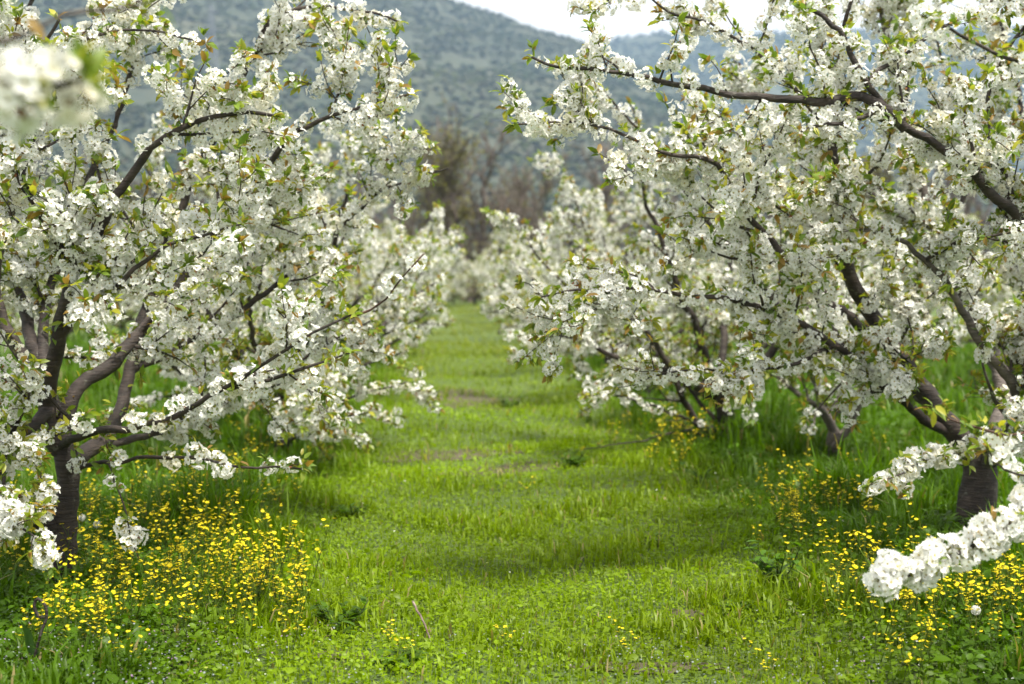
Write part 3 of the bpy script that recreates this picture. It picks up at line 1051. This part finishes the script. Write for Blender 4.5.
BP = [bare_tree(90, 9.5, 0), bare_tree(91, 8.5, 0), bare_tree(92, 9.0, 0.65), bare_tree(93, 7.0, 0.12)]
rb = np.random.default_rng(8)
used = [False] * 4
bs = []
for i in range(34):
    px = -60 + i * 34 + rb.uniform(-10, 10)
    d = rb.uniform(70, 96)
    bs.append((px, d, int(rb.choice([0, 1, 1, 0, 3, 3])) if not 430 < px < 475 and i % 9 else 2))
for px in (424, 438, 452, 466, 480, 494, 508, 523, 539, 556, 574):
    bs.append((px + rb.uniform(-5, 5), rb.uniform(64, 76), 2 if 440 < px < 475 else int(rb.choice([0, 1, 3]))))
for px, d, k in bs:
    p = at(px, 268, d)
    o = BP[k] if not used[k] else copy_tree(BP[k])
    used[k] = True
    s = float(rb.uniform(0.8, 1.12))
    if 505 < px < 590: s *= 0.85
    o.location = (p[0], p[1], -0.02)
    o.scale = (s * 1.1, s * 1.1, s)
    o.rotation_euler = (0, 0, float(rb.uniform(0, 6.28)))
    tag(o, ['tall bare brown tree in the wood behind the orchard', 'dense bare brown tree in the wood behind the orchard',
            'tree with thin yellowish new leaves in the wood behind the orchard', 'low bare tree with sparse buds in the wood behind the orchard'][k],
        'tree', 'bare trees of the wood behind the orchard')

# undergrowth at the wood's edge
r = np.random.default_rng(12)
n = 26000
x = r.uniform(-42, 42, n); y = r.uniform(64, 98, n); z = r.random(n) ** 1.6 * (1.2 + 1.9 * vnoise(x, y, 0.25, 4))
c = np.array([(0.085, 0.062, 0.042)]) * r.uniform(0.5, 1.5, (n, 1)) + np.where(r.random((n, 1)) < 0.3, np.array([[0.03, 0.05, 0.0]]), 0)
tag(leaf_mesh('undergrowth', np.stack([x, y, z], 1), r.normal(0, 1, (n, 3)), r.uniform(0.2, 0.5, n), c, M_WOOD, None, r, 0.7),
    'brown scrub along the edge of the bare wood', 'undergrowth', kind='stuff')

# worn bare soil in the lane
def soil(px, py, rx, ry_, seed):
    d = CAMZ * F / (py - 268.0)
    c = at(px, py, d)
    r = np.random.default_rng(seed)
    n, rings = 40, 6
    a = np.arange(n) / n * 2 * math.pi
    k = 1 + 0.28 * np.sin(2 * a + r.uniform(0, 6)) + 0.18 * np.sin(5 * a + r.uniform(0, 6)) + r.normal(0, 0.07, n)
    V = [(c[0], c[1], 0)] + [(c[0] + math.cos(a[j]) * rx * k[j] * t / rings, c[1] + math.sin(a[j]) * ry_ * k[j] * t / rings, 0) for t in range(1, rings + 1) for j in range(n)]
    V = np.array(V, float)
    V[:, 2] = gz(V[:, 0], V[:, 1]) + 0.006
    T = [(0, 1 + j, 1 + (j + 1) % n) for j in range(n)]
    Q = [(1 + t * n + j, 1 + (t + 1) * n + j, 1 + (t + 1) * n + (j + 1) % n, 1 + t * n + (j + 1) % n) for t in range(rings - 1) for j in range(n)]
    tag(build('soil', M_SOIL, V, Q, T), kind='structure')


M_SOIL, nt, b = mat('bare_soil')
n1 = noise(nt, 14, 7, nt.nodes.new('ShaderNodeTexCoord').outputs['Object'], 0.7)
r1 = ramp(nt, n1.outputs['Fac'], [(0.3, (0.040, 0.034, 0.018)), (0.5, (0.085, 0.075, 0.040)), (0.72, (0.15, 0.125, 0.075))])
nt.links.new(r1.outputs[0], b.inputs['Base Color'])
b.inputs['Roughness'].default_value = 0.95
bp = nt.nodes.new('ShaderNodeBump')
bp.inputs['Distance'].default_value = 0.03
nt.links.new(n1.outputs['Fac'], bp.inputs['Height'])
nt.links.new(bp.outputs[0], b.inputs['Normal'])
SOILS = [(474, 398, 0.62, 1.5, 1), (455, 452, 0.5, 0.45, 2), (505, 470, 0.4, 0.3, 3), (650, 661, 0.32, 0.07, 4), (350, 663, 0.26, 0.05, 5), (690, 612, 0.10, 0.10, 6)]
for q in SOILS: soil(*q)

# lattice pylon on the hillside
def pylon():
    px, d = 212, 900
    p = at(px, 60, d)
    zb = float(hill1(p[0], p[1]))
    root = empty('pylon', (p[0], p[1], zb - 1))
    tag(root, 'faint steel lattice power pylon on the wooded hillside', 'pylon')
    m, nt, b = mat('galvanised_steel')
    b.inputs['Base Color'].default_value = (0.16, 0.17, 0.18, 1)
    b.inputs['Roughness'].default_value = 0.6
    H = 46.0
    a = Acc()

    def bar(p, q, rd=0.22):
        a.add(*tube(np.array([p, (np.array(p) + np.array(q)) / 2, q], float), np.full(3, rd), 4))
    lv = [0, 9, 18, 26, 33, 39, 46]
    hw = [4.2, 3.3, 2.5, 1.8, 1.4, 1.0, 0.25]
    for i in range(6):
        c0 = [(sx * hw[i], sy * hw[i], lv[i]) for sx, sy in ((1, 1), (-1, 1), (-1, -1), (1, -1))]
        c1 = [(sx * hw[i + 1], sy * hw[i + 1], lv[i + 1]) for sx, sy in ((1, 1), (-1, 1), (-1, -1), (1, -1))]
        for k in range(4):
            bar(c0[k], c1[k], 0.3)
            bar(c0[k], c1[(k + 1) % 4])
            bar(c0[(k + 1) % 4], c1[k])
            bar(c1[k], c1[(k + 1) % 4])
    build('lattice_mast', m, *a.out(), parent=root)
    for h, wd in ((30, 7.5), (36, 6.0), (42, 4.5)):
        a = Acc()
        for s in (1, -1):
            bar((0, 0, h + 1.5), (s * wd, 0, h)); bar((0, 0, h - 0.6), (s * wd, 0, h)); bar((0, 0, h), (s * wd, 0, h))
        build('cross_arm', m, *a.out(), parent=root)
    for h, wd, nm in ((36, 6.0, 'upper'), (30, 7.5, 'lower')):
        t = np.linspace(0, 1, 40)
        q0 = np.array([p[0] + wd, p[1], zb - 1 + h])
        q1 = np.array([p[0] + 430, p[1] + 60, zb + h - 14])
        P = q0 + (q1 - q0) * t[:, None]
        P[:, 2] -= 9 * 4 * t * (1 - t)
        o = build('power_line', m, *tube(P, np.full(40, 0.12), 5))
        tag(o, 'thin %s power cable running off the pylon across the hillside' % nm, 'cable', 'power cables of the pylon')


pylon()

# ------------------------------------------------------------------ grass and ground cover
def in_view(x, y, m=1.3):
    return np.abs(x) < 0.362 * y + m


def meadow():
    r = np.random.default_rng(31)
    px, py = [], []
    for y0, y1, dens in ((4.3, 7.0, 4200), (7.0, 9.5, 3200), (9.5, 13, 1900), (13, 19, 850), (19, 30, 340), (30, 62, 120)):
        hw = 0.362 * y1 + 1.3
        hw = min(hw, 9.0)
        n = int((y1 - y0) * 2 * hw * dens)
        x = r.uniform(-hw, hw, n); y = r.uniform(y0, y1, n)
        k = in_view(x, y)
        px.append(x[k]); py.append(y[k])
    x = np.concatenate(px); y = np.concatenate(py)
    u = np.abs(x - lane_x(y))
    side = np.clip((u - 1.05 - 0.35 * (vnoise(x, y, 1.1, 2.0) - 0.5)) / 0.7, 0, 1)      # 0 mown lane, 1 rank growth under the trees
    patch = vnoise(x, y, 0.9, 9.0)
    fine = vnoise(x, y, 3.3, 4.0)
    # worn places
    bare = np.exp(-(((x - at(470, 398, 17)[0]) / 0.75) ** 2 + ((y - 17.5) / 1.3) ** 2))
    bare = np.maximum(bare, 0.8 * np.exp(-(((x - at(470, 455, 12)[0]) / 0.8) ** 2 + ((y - 12.0) / 0.5) ** 2)))
    for sx0, sy0, rx0, ry0, _ in SOILS:
        d0 = CAMZ * F / (sy0 - 268.0)
        c0 = at(sx0, sy0, d0)
        bare = np.maximum(bare, 0.70 * np.exp(-(((x - c0[0]) / rx0) ** 2 + ((y - c0[1]) / ry0) ** 2) ** 1.5))
    bare = np.maximum(bare, 0.75 * np.exp(-((y - 5.2 - 0.12 * np.sin(x * 2)) / 0.25) ** 2) * (vnoise(x, y, 2.0, 6.0) > 0.5))
    far = np.clip((y - 22) / 14, 0, 1) * (1 - side)
    keep = r.random(len(x)) > np.maximum(bare, 0.3 * far)
    x, y, side, patch, fine, bare, u = (q[keep] for q in (x, y, side, patch, fine, bare, u))
    z = gz(x, y)
    n = len(x)
    grow = 1 + np.clip((y - 8) / 18, 0, 1.4)
    kind = r.random(n)
    blade = kind < 0.46 + 0.10 * side - 0.12 * (patch > 0.55)
    # ---- blades
    b = np.where(blade)[0]
    m = len(b)
    H = (0.035 + 0.040 * fine[b] + side[b] * (0.02 + 0.065 * patch[b])) * r.uniform(0.55, 1.35, m) * (1 + 0.25 * (grow[b] - 1))
    tuft_ = np.clip((vnoise(x[b], y[b], 2.4, 12.0) - 0.52) / 0.2, 0, 1)
    H *= 1 + tuft_ * (0.7 + 1.0 * side[b])
    H *= 1 - 0.5 * np.clip((6.5 - y[b]) / 0.6, 0, 1) * (side[b] > 0.3)
    for bx, by in (at(62, 592, 7.07)[:2], at(977, 540, 8.5)[:2]):          # thin growth round the front trunks
        H *= 1 - 0.7 * np.exp(-(((x[b] - bx) / 0.3) ** 2 + ((y[b] - by + 0.3) / 0.5) ** 2))
    tall = r.random(m) < 0.03
    H[tall] *= 1.7
    W = r.uniform(0.0016, 0.0036, m) * grow[b] * (1 + 0.5 * side[b])
    az = r.uniform(0, 6.283, m)
    lean = r.uniform(0.1, 0.95, m)
    W *= 1 + tuft_ * 0.9 + (r.random(m) < 0.12) * 1.3
    dx, dy = np.cos(az), np.sin(az)
    sx, sy = -dy, dx
    P0 = np.stack([x[b], y[b], z[b] - 0.004], 1)
    D = np.stack([dx, dy, np.zeros(m)], 1)
    S = np.stack([sx, sy, np.zeros(m)], 1)
    U = np.array([[0, 0, 1.0]])
    Pm = P0 + U * (H * 0.62)[:, None] + D * (H * lean * 0.28)[:, None]
    Pt = P0 + U * (H * (1.0 - 0.28 * lean))[:, None] + D * (H * lean * 0.85)[:, None]
    w_ = W[:, None]
    V = np.stack([P0 - S * w_, P0 + S * w_, Pm + S * w_ * 0.8, Pm - S * w_ * 0.8, Pt], 1).reshape(-1, 3)
    k = np.arange(m)[:, None] * 5
    Q = k + np.array([[0, 1, 2, 3]])
    T = k + np.array([[3, 2, 4]])
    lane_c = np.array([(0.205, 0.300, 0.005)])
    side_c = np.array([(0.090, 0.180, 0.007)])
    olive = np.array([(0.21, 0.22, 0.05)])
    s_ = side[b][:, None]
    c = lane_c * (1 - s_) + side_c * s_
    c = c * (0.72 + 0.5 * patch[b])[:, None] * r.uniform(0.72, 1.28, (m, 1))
    f_ = (np.clip((y[b] - 15) / 18, 0, 1) * (1 - side[b]) * 0.6)[:, None]
    c = c * (1 - f_) + olive * f_
    dry = r.random(m) < 0.035 + 0.12 * bare[b]
    c[dry] = np.array([(0.34, 0.28, 0.13)]) * r.uniform(0.7, 1.2, (dry.sum(), 1))
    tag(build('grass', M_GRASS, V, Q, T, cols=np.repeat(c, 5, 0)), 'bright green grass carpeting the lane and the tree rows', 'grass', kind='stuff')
    # ---- small broad leaves of clover and chickweed
    b = np.where(~blade)[0]
    m = len(b)
    hgt = (0.012 + 0.04 * fine[b] + 0.07 * side[b] * patch[b]) * r.uniform(0.3, 1.3, m)
    az = r.uniform(0, 6.283, m)
    d = np.stack([np.cos(az), np.sin(az), r.uniform(-0.15, 0.75, m)], 1)
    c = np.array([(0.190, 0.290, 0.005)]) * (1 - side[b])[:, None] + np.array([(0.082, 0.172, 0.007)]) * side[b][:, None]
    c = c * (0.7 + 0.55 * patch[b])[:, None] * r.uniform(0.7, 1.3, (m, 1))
    f_ = (np.clip((y[b] - 15) / 18, 0, 1) * (1 - side[b]) * 0.6)[:, None]
    c = c * (1 - f_) + olive * f_
    sz = r.uniform(0.012, 0.030, m) * (1 + 0.55 * (grow[b] - 1)) * (1 + 0.6 * side[b])
    big = r.random(m) < 0.05
    sz[big] *= 1.9
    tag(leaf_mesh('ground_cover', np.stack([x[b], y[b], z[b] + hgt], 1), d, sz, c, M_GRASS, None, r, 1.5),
        'small broad green leaves of clover and chickweed among the grass', 'ground cover', kind='stuff')


meadow()


def speckles():
    """fallen white petals and tiny lilac flowers, uncountable"""
    r = np.random.default_rng(6)
    n = 900
    y = r.uniform(4.6, 16, n) ; x = r.uniform(-1, 1, n) * (0.36 * y + 0.8)
    u = np.abs(x - lane_x(y))
    k = r.random(n) < np.clip((u - 0.3) / 1.6, 0.08, 1)
    x, y = x[k], y[k]; n = len(x)
    z = gz(x, y) + r.uniform(0.02, 0.08, n)
    d = np.stack([r.normal(0, 1, n), r.normal(0, 1, n), r.normal(0, 0.3, n)], 1)
    tag(leaf_mesh('fallen_petals', np.stack([x, y, z], 1), d, r.uniform(0.010, 0.017, n), np.full((n, 3), 0.8), M_GRASS, None, r, 2.2),
        'white cherry petals fallen on the grass', 'petals', kind='stuff')
    n = 2600
    px = np.concatenate([r.normal(60, 120, n // 2), r.uniform(0, 1024, n // 2)])
    y = np.concatenate([r.uniform(4.9, 6.6, n // 2), r.uniform(4.9, 5.9, n // 2)])
    x = (px - 512) / F * y
    k = vnoise(x, y, 2.6, 8.0) > 0.42
    x, y = x[k], y[k]; n = len(x)
    z = gz(x, y) + r.uniform(0.03, 0.10, n)
    d = np.stack([r.normal(0, 1, n), r.normal(0, 1, n), r.normal(0.2, 0.3, n)], 1)
    c = np.where(r.random((n, 1)) < 0.8, np.array([[0.33, 0.36, 0.42]]), np.array([[0.42, 0.26, 0.46]]))
    tag(leaf_mesh('lilac_wildflowers', np.stack([x, y, z], 1), d, r.uniform(0.006, 0.011, n), c, M_GRASS, None, r, 2.0),
        'tiny grey lilac wildflowers speckling the nearest grass', 'wildflowers', kind='stuff')


speckles()


# ------------------------------------------------------------------ yellow wildflowers, each plant a thing
def yellow_plant(seed):
    r = np.random.default_rng(seed)
    a = Acc()
    hp, hd = [], []
    lp, ld, ls = [], [], []
    for s in range(int(r.integers(2, 4))):
        az = r.uniform(0, 6.28)
        P = grow_path(r, np.array([r.normal(0, 0.02), r.normal(0, 0.02), -0.02]), np.array([math.cos(az) * 0.28, math.sin(az) * 0.28, 1.0]), r.uniform(0.20, 0.36), 0.05, 6, 0.08)
        a.add(*tube(P, np.linspace(0.0024, 0.0014, len(P)), 4))
        for q in range(int(r.integers(5, 10))):
            i = int(r.integers(3, len(P)))
            az2 = r.uniform(0, 6.28)
            B = grow_path(r, P[i], np.array([math.cos(az2) * 0.5, math.sin(az2) * 0.5, 1.0]), r.uniform(0.025, 0.085), 0.06, 4, 0.08)
            a.add(*tube(B, np.linspace(0.0015, 0.001, len(B)), 3))
            hp.append(B[-1]); hd.append(unit(np.array([r.normal(0, 0.35), r.normal(0, 0.35), 1.0])))
        hp.append(P[-1]); hd.append(unit(np.array([r.normal(0, 0.3), r.normal(0, 0.3), 1.0])))
        for q in range(7):
            i = int(r.integers(0, len(P) - 1))
            lp.append(P[i]); az3 = r.uniform(0, 6.28)
            ld.append((math.cos(az3), math.sin(az3), r.uniform(0.1, 0.9))); ls.append(r.uniform(0.03, 0.075) * (1 - 0.1 * i))
    V, Q, T = a.out()
    nv = len(V)
    lp, ld, ls = np.array(lp), unit(np.array(ld)), np.array(ls)
    zc = unit(np.array([[0, 0, 1.0]]) - ld * ld[:, 2:3])
    M = np.stack([ld, np.cross(zc, ld), zc], 2)
    V2, Q2 = scatter(LEAF_V, LEAF_QQ, lp, M, np.stack([ls, ls * 0.6, ls], 1))
    T2 = (LEAF_T[None] + (np.arange(len(lp)) * len(LEAF_V))[:, None, None]).reshape(-1, 3)
    V = np.vstack([V, V2]); Q = np.vstack([Q, Q2 + nv]); T = np.vstack([T, T2 + nv])
    col = np.tile([[0.11, 0.17, 0.03]], (len(V), 1)) * r.uniform(0.8, 1.2)
    root = build('yellow_wildflower', M_GRASS, V, Q, T, cols=col)
    # flower heads: rosettes of petals
    pv, pq = [], []
    for k in range(9):
        an = k * 2 * math.pi / 9
        c, s = math.cos(an), math.sin(an)
        b = len(pv)
        for rad, sd in ((0.08, 0.0), (0.62, 0.22), (1.0, 0.0), (0.62, -0.22)):
            pv.append((c * rad - s * sd, s * rad + c * sd, 0.05 + 0.16 * rad))
        pq.append((b, b + 3, b + 2, b + 1))
    b = len(pv)
    pv += [(0.22, 0, 0.14), (0, 0.22, 0.14), (-0.22, 0, 0.14), (0, -0.22, 0.14)]
    pq.append((b, b + 1, b + 2, b + 3))
    hp, hd = np.array(hp), np.array(hd)
    V, Q = scatter(np.array(pv), np.array(pq), hp, frames(hd, r.uniform(0, 6, len(hp))), r.uniform(0.0075, 0.0130, len(hp)))
    build('blossom', M_YELLOW, V, Q, parent=root, smooth=False)
    return root


YP = [yellow_plant(200 + i) for i in range(7)]
ry = np.random.default_rng(19)
yspots = []
A_ = 'yellow wildflower plant in the thick drift beside the slim dark trunk'
B_ = 'yellow wildflower plant in the grass around the low white blossom spray'
C_ = 'yellow wildflower plant in the loose patch before the thickest trunk'
D_ = 'yellow wildflower plant in the shade of the cherry trees farther back'
E_ = 'yellow wildflower growing alone in the open grass of the lane'


def gpix(px, py):
    """ground point under a pixel"""
    d = CAMZ * F / (py - 268.0)
    p = at(px, py, d)
    return p[0], p[1]


for _ in range(165):
    yspots.append((ry.normal(180, 76), ry.normal(578, 50), A_))
for _ in range(16):
    yspots.append((ry.uniform(20, 140), ry.uniform(640, 690), A_))
for _ in range(14):
    yspots.append((ry.uniform(-10, 60), ry.uniform(480, 620), A_))
for _ in range(48):
    yspots.append((ry.uniform(830, 1030), ry.normal(632, 26), B_))
for _ in range(34):
    yspots.append((ry.normal(815, 34), ry.normal(540, 26), C_))
for _ in range(40):
    yspots.append((ry.choice([ry.normal(250, 40), ry.normal(660, 30), ry.normal(690, 20)]), ry.normal(452, 16), D_))
for p in ((390, 655), (412, 668), (508, 652), (770, 672), (630, 650), (300, 650), (530, 495)):
    yspots.append((*p, E_))
usedy = set()
for i, (px, py, label) in enumerate(yspots):
    py = min(max(py, 425), 698)
    if label == A_: px = min(px, 305 - abs(px - 305) * 0.5)
    x, y = gpix(px, py + 0)
    k = int(ry.integers(0, len(YP)))
    o = YP[k] if k not in usedy else copy_tree(YP[k])
    usedy.add(k)
    o.location = (x, y, float(gz(x, y)))
    o.rotation_euler = (0, 0, float(ry.uniform(0, 6.28)))
    s = float(ry.uniform(0.75, 1.2)) * (0.45 if label == E_ else 1.0) * (0.85 if label == A_ and py > 620 else 1)
    o.scale = (s, s, s)
    if label == E_: o.scale = (0.75, 0.75, 0.4)
    tag(o, label, 'wildflower', {A_: 'yellow wildflowers beside the slim trunk', B_: 'yellow wildflowers round the blossom spray', C_: 'yellow wildflowers before the thick trunk',
                                 D_: 'yellow wildflowers in the far shade', E_: 'yellow wildflowers alone in the lane'}[label])


# ------------------------------------------------------------------ leafy weeds
def weed(seed, ns, H, spread, L, col):
    """a clump of leafy stems out of one root"""
    r = np.random.default_rng(seed)
    A = Acc(); cs = []
    for k in range(ns):
        az = r.uniform(0, 6.28)
        P = grow_path(r, np.array([r.normal(0, 0.006), r.normal(0, 0.006), -0.02]), np.array([math.cos(az) * spread, math.sin(az) * spread, 1.0]), H * r.uniform(0.6, 1.2), 0.02, 7, 0.10)
        A.add(*tube(P, np.linspace(0.0035, 0.0015, len(P)), 4)); cs.append(np.tile([[0.07, 0.10, 0.03]], (len(A.v[-1]), 1)))
        n = 11
        i = r.integers(1, len(P), n)
        d = np.stack([np.cos(q := r.uniform(0, 6.28, n)), np.sin(q), r.uniform(-0.1, 0.9, n)], 1)
        d = unit(d); zc = unit(np.array([[0, 0, 1.0]]) - d * d[:, 2:3])
        M = np.stack([d, np.cross(zc, d), zc], 2)
        sz = L * r.uniform(0.5, 1.15, n)
        V, Q = scatter(LEAF_V, LEAF_QQ, P[i], M, np.stack([sz, sz * 0.95, sz], 1))
        T = (LEAF_T[None] + (np.arange(n) * len(LEAF_V))[:, None, None]).reshape(-1, 3)
        A.add(V, Q, T); cs.append(np.repeat(np.array([col]) * r.uniform(0.65, 1.35, (n, 1)), len(LEAF_V), 0))
    V, Q, T = A.out()
    return build('leafy_weed', M_GRASS, V, Q, T, cols=np.vstack(cs))


WP = [weed(300, 16, 0.15, 0.9, 0.055, (0.075, 0.15, 0.010)), weed(301, 12, 0.22, 0.45, 0.065, (0.075, 0.16, 0.012)), weed(302, 12, 0.10, 1.5, 0.055, (0.08, 0.155, 0.010))]
wl = [(340, 632, 0, 'dark leafy weed clump between the stick and the yellow drift'), (352, 515, 0, 'dark weed clump at the edge of the lane, behind the yellow drift'),
      (570, 470, 0, 'dark weed clump on the lane edge before the second forked cherry tree'), (700, 490, 1, 'tall dark weeds in the shade left of the loose yellow patch'),
      (775, 590, 1, 'upright weed clump beside the loose yellow patch'), (660, 540, 2, 'flat leafy weed in the open grass near the tree shade'),
      (170, 668, 2, 'flat leafy weed among the nearest yellow flowers'), (395, 672, 2, 'flat leafy weed by the nearest bare soil'), (905, 505, 1, 'tall dark weeds left of the thickest trunk'),
      (930, 540, 0, 'dark weed clump against the thickest trunk, over the low spray'), (690, 405, 0, 'weed clump under the second forked cherry tree'), (510, 408, 0, 'small weed clump beside the worn patch of lane'),
      (735, 610, 2, 'broad leafed weed in bright grass between both yellow patches')]
usedw = set()
for px, py, k, label in wl:
    x, y = gpix(px, py)
    o = WP[k] if k not in usedw else copy_tree(WP[k])
    usedw.add(k)
    o.location = (x, y, float(gz(x, y)))
    o.rotation_euler = (0, 0, px * 0.7)
    s = 0.8 + (px % 7) * 0.07
    o.scale = (s * 1.3, s, s)
    tag(o, label, 'weed', 'leafy weeds in the grass')

# curled dead stalk beside a green blade, lower left
x, y = gpix(32, 676)
st = empty('dried_stalk', (x, y, float(gz(x, y))))
st.scale = (1.35, 1.35, 1.35)
tag(st, 'curled dark dry stalk standing in the nearest grass beside a broad green blade', 'stalk')
loop = [(0, 0, 0), (0.012, 0, 0.05), (0.03, 0.0, 0.11), (0.045, 0, 0.15), (0.042, 0.0, 0.185), (0.02, 0.004, 0.205), (0.008, 0.004, 0.185), (0.018, 0.004, 0.155), (0.036, 0, 0.15)]
P = resample([np.array(p) for p in loop], 0.012, 0, rng)
V, Q, T = tube(P, np.linspace(0.0032, 0.0055, len(P)), 7)
build('stem', M_BARK, V, Q, T, parent=st)
leaf_mesh('blade', np.array([(0, 0, 0.0), (0.0, 0.01, 0.0)]), np.array([(-0.12, 0, 1.0), (0.3, 0.1, 0.8)]), np.array([0.15, 0.08]), np.array([(0.05, 0.11, 0.03)] * 2), M_GRASS, st, rng, 0.55)

# little stick lying in the grass
p0, p1 = gpix(413, 622), gpix(431, 650)
a = np.array([p0[0], p0[1], float(gz(*p0)) + 0.10]); b = np.array([p1[0], p1[1], float(gz(*p1)) + 0.03])
P = resample([a, (a + b) / 2 + np.array([0.004, 0, 0.004]), b], 0.02, 0.0015, rng)
V, Q, T = tube(P - a, np.linspace(0.0055, 0.0035, len(P)), 7)
sk = build('stick', bark('stick_bark', (0.07, 0.03, 0.025), (0.36, 0.28, 0.24)), V, Q, T)
sk.location = a
tag(sk, 'short reddish peeled stick poking out of the lane grass', 'stick')


# dandelion clocks
def clock(seed):
    r = np.random.default_rng(seed)
    root = empty('dandelion_clock', (0, 0, 0))
    P = grow_path(r, np.array([0, 0, -0.02]), np.array([0.05, 0, 1.0]), 0.2, 0.02, 6, 0.05)
    V, Q, T = tube(P, np.full(len(P), 0.002), 5)
    build('stem', M_CALYX, V, Q, T, parent=root)
    n = 150
    d = unit(r.normal(0, 1, (n, 3)))
    fv = np.array([(0.35, 0, -0.0), (0, 0.35, 0), (-0.35, 0, 0), (0, -0.35, 0)], float)
    V, Q = scatter(fv, np.array([[0, 1, 2, 3]]), P[-1] + d * 0.02, frames(d, r.uniform(0, 6, n)), np.full(n, 0.012))
    build('seed_head', M_FLUFF, V, Q, parent=root, smooth=False)
    return root


c0 = clock(5)
for i, (px, py, label) in enumerate(((82, 555, 'white dandelion clock close beside the slim dark trunk'), (97, 562, 'white dandelion clock in the yellow drift, a step from the slim trunk'),
                                     (974, 655, 'white dandelion clock under the low blossom spray'))):
    x, y = gpix(px, py)
    o = c0 if i == 0 else copy_tree(c0)
    o.location = (x, y, float(gz(x, y)))
    tag(o, label, 'seed head', 'dandelion clocks')
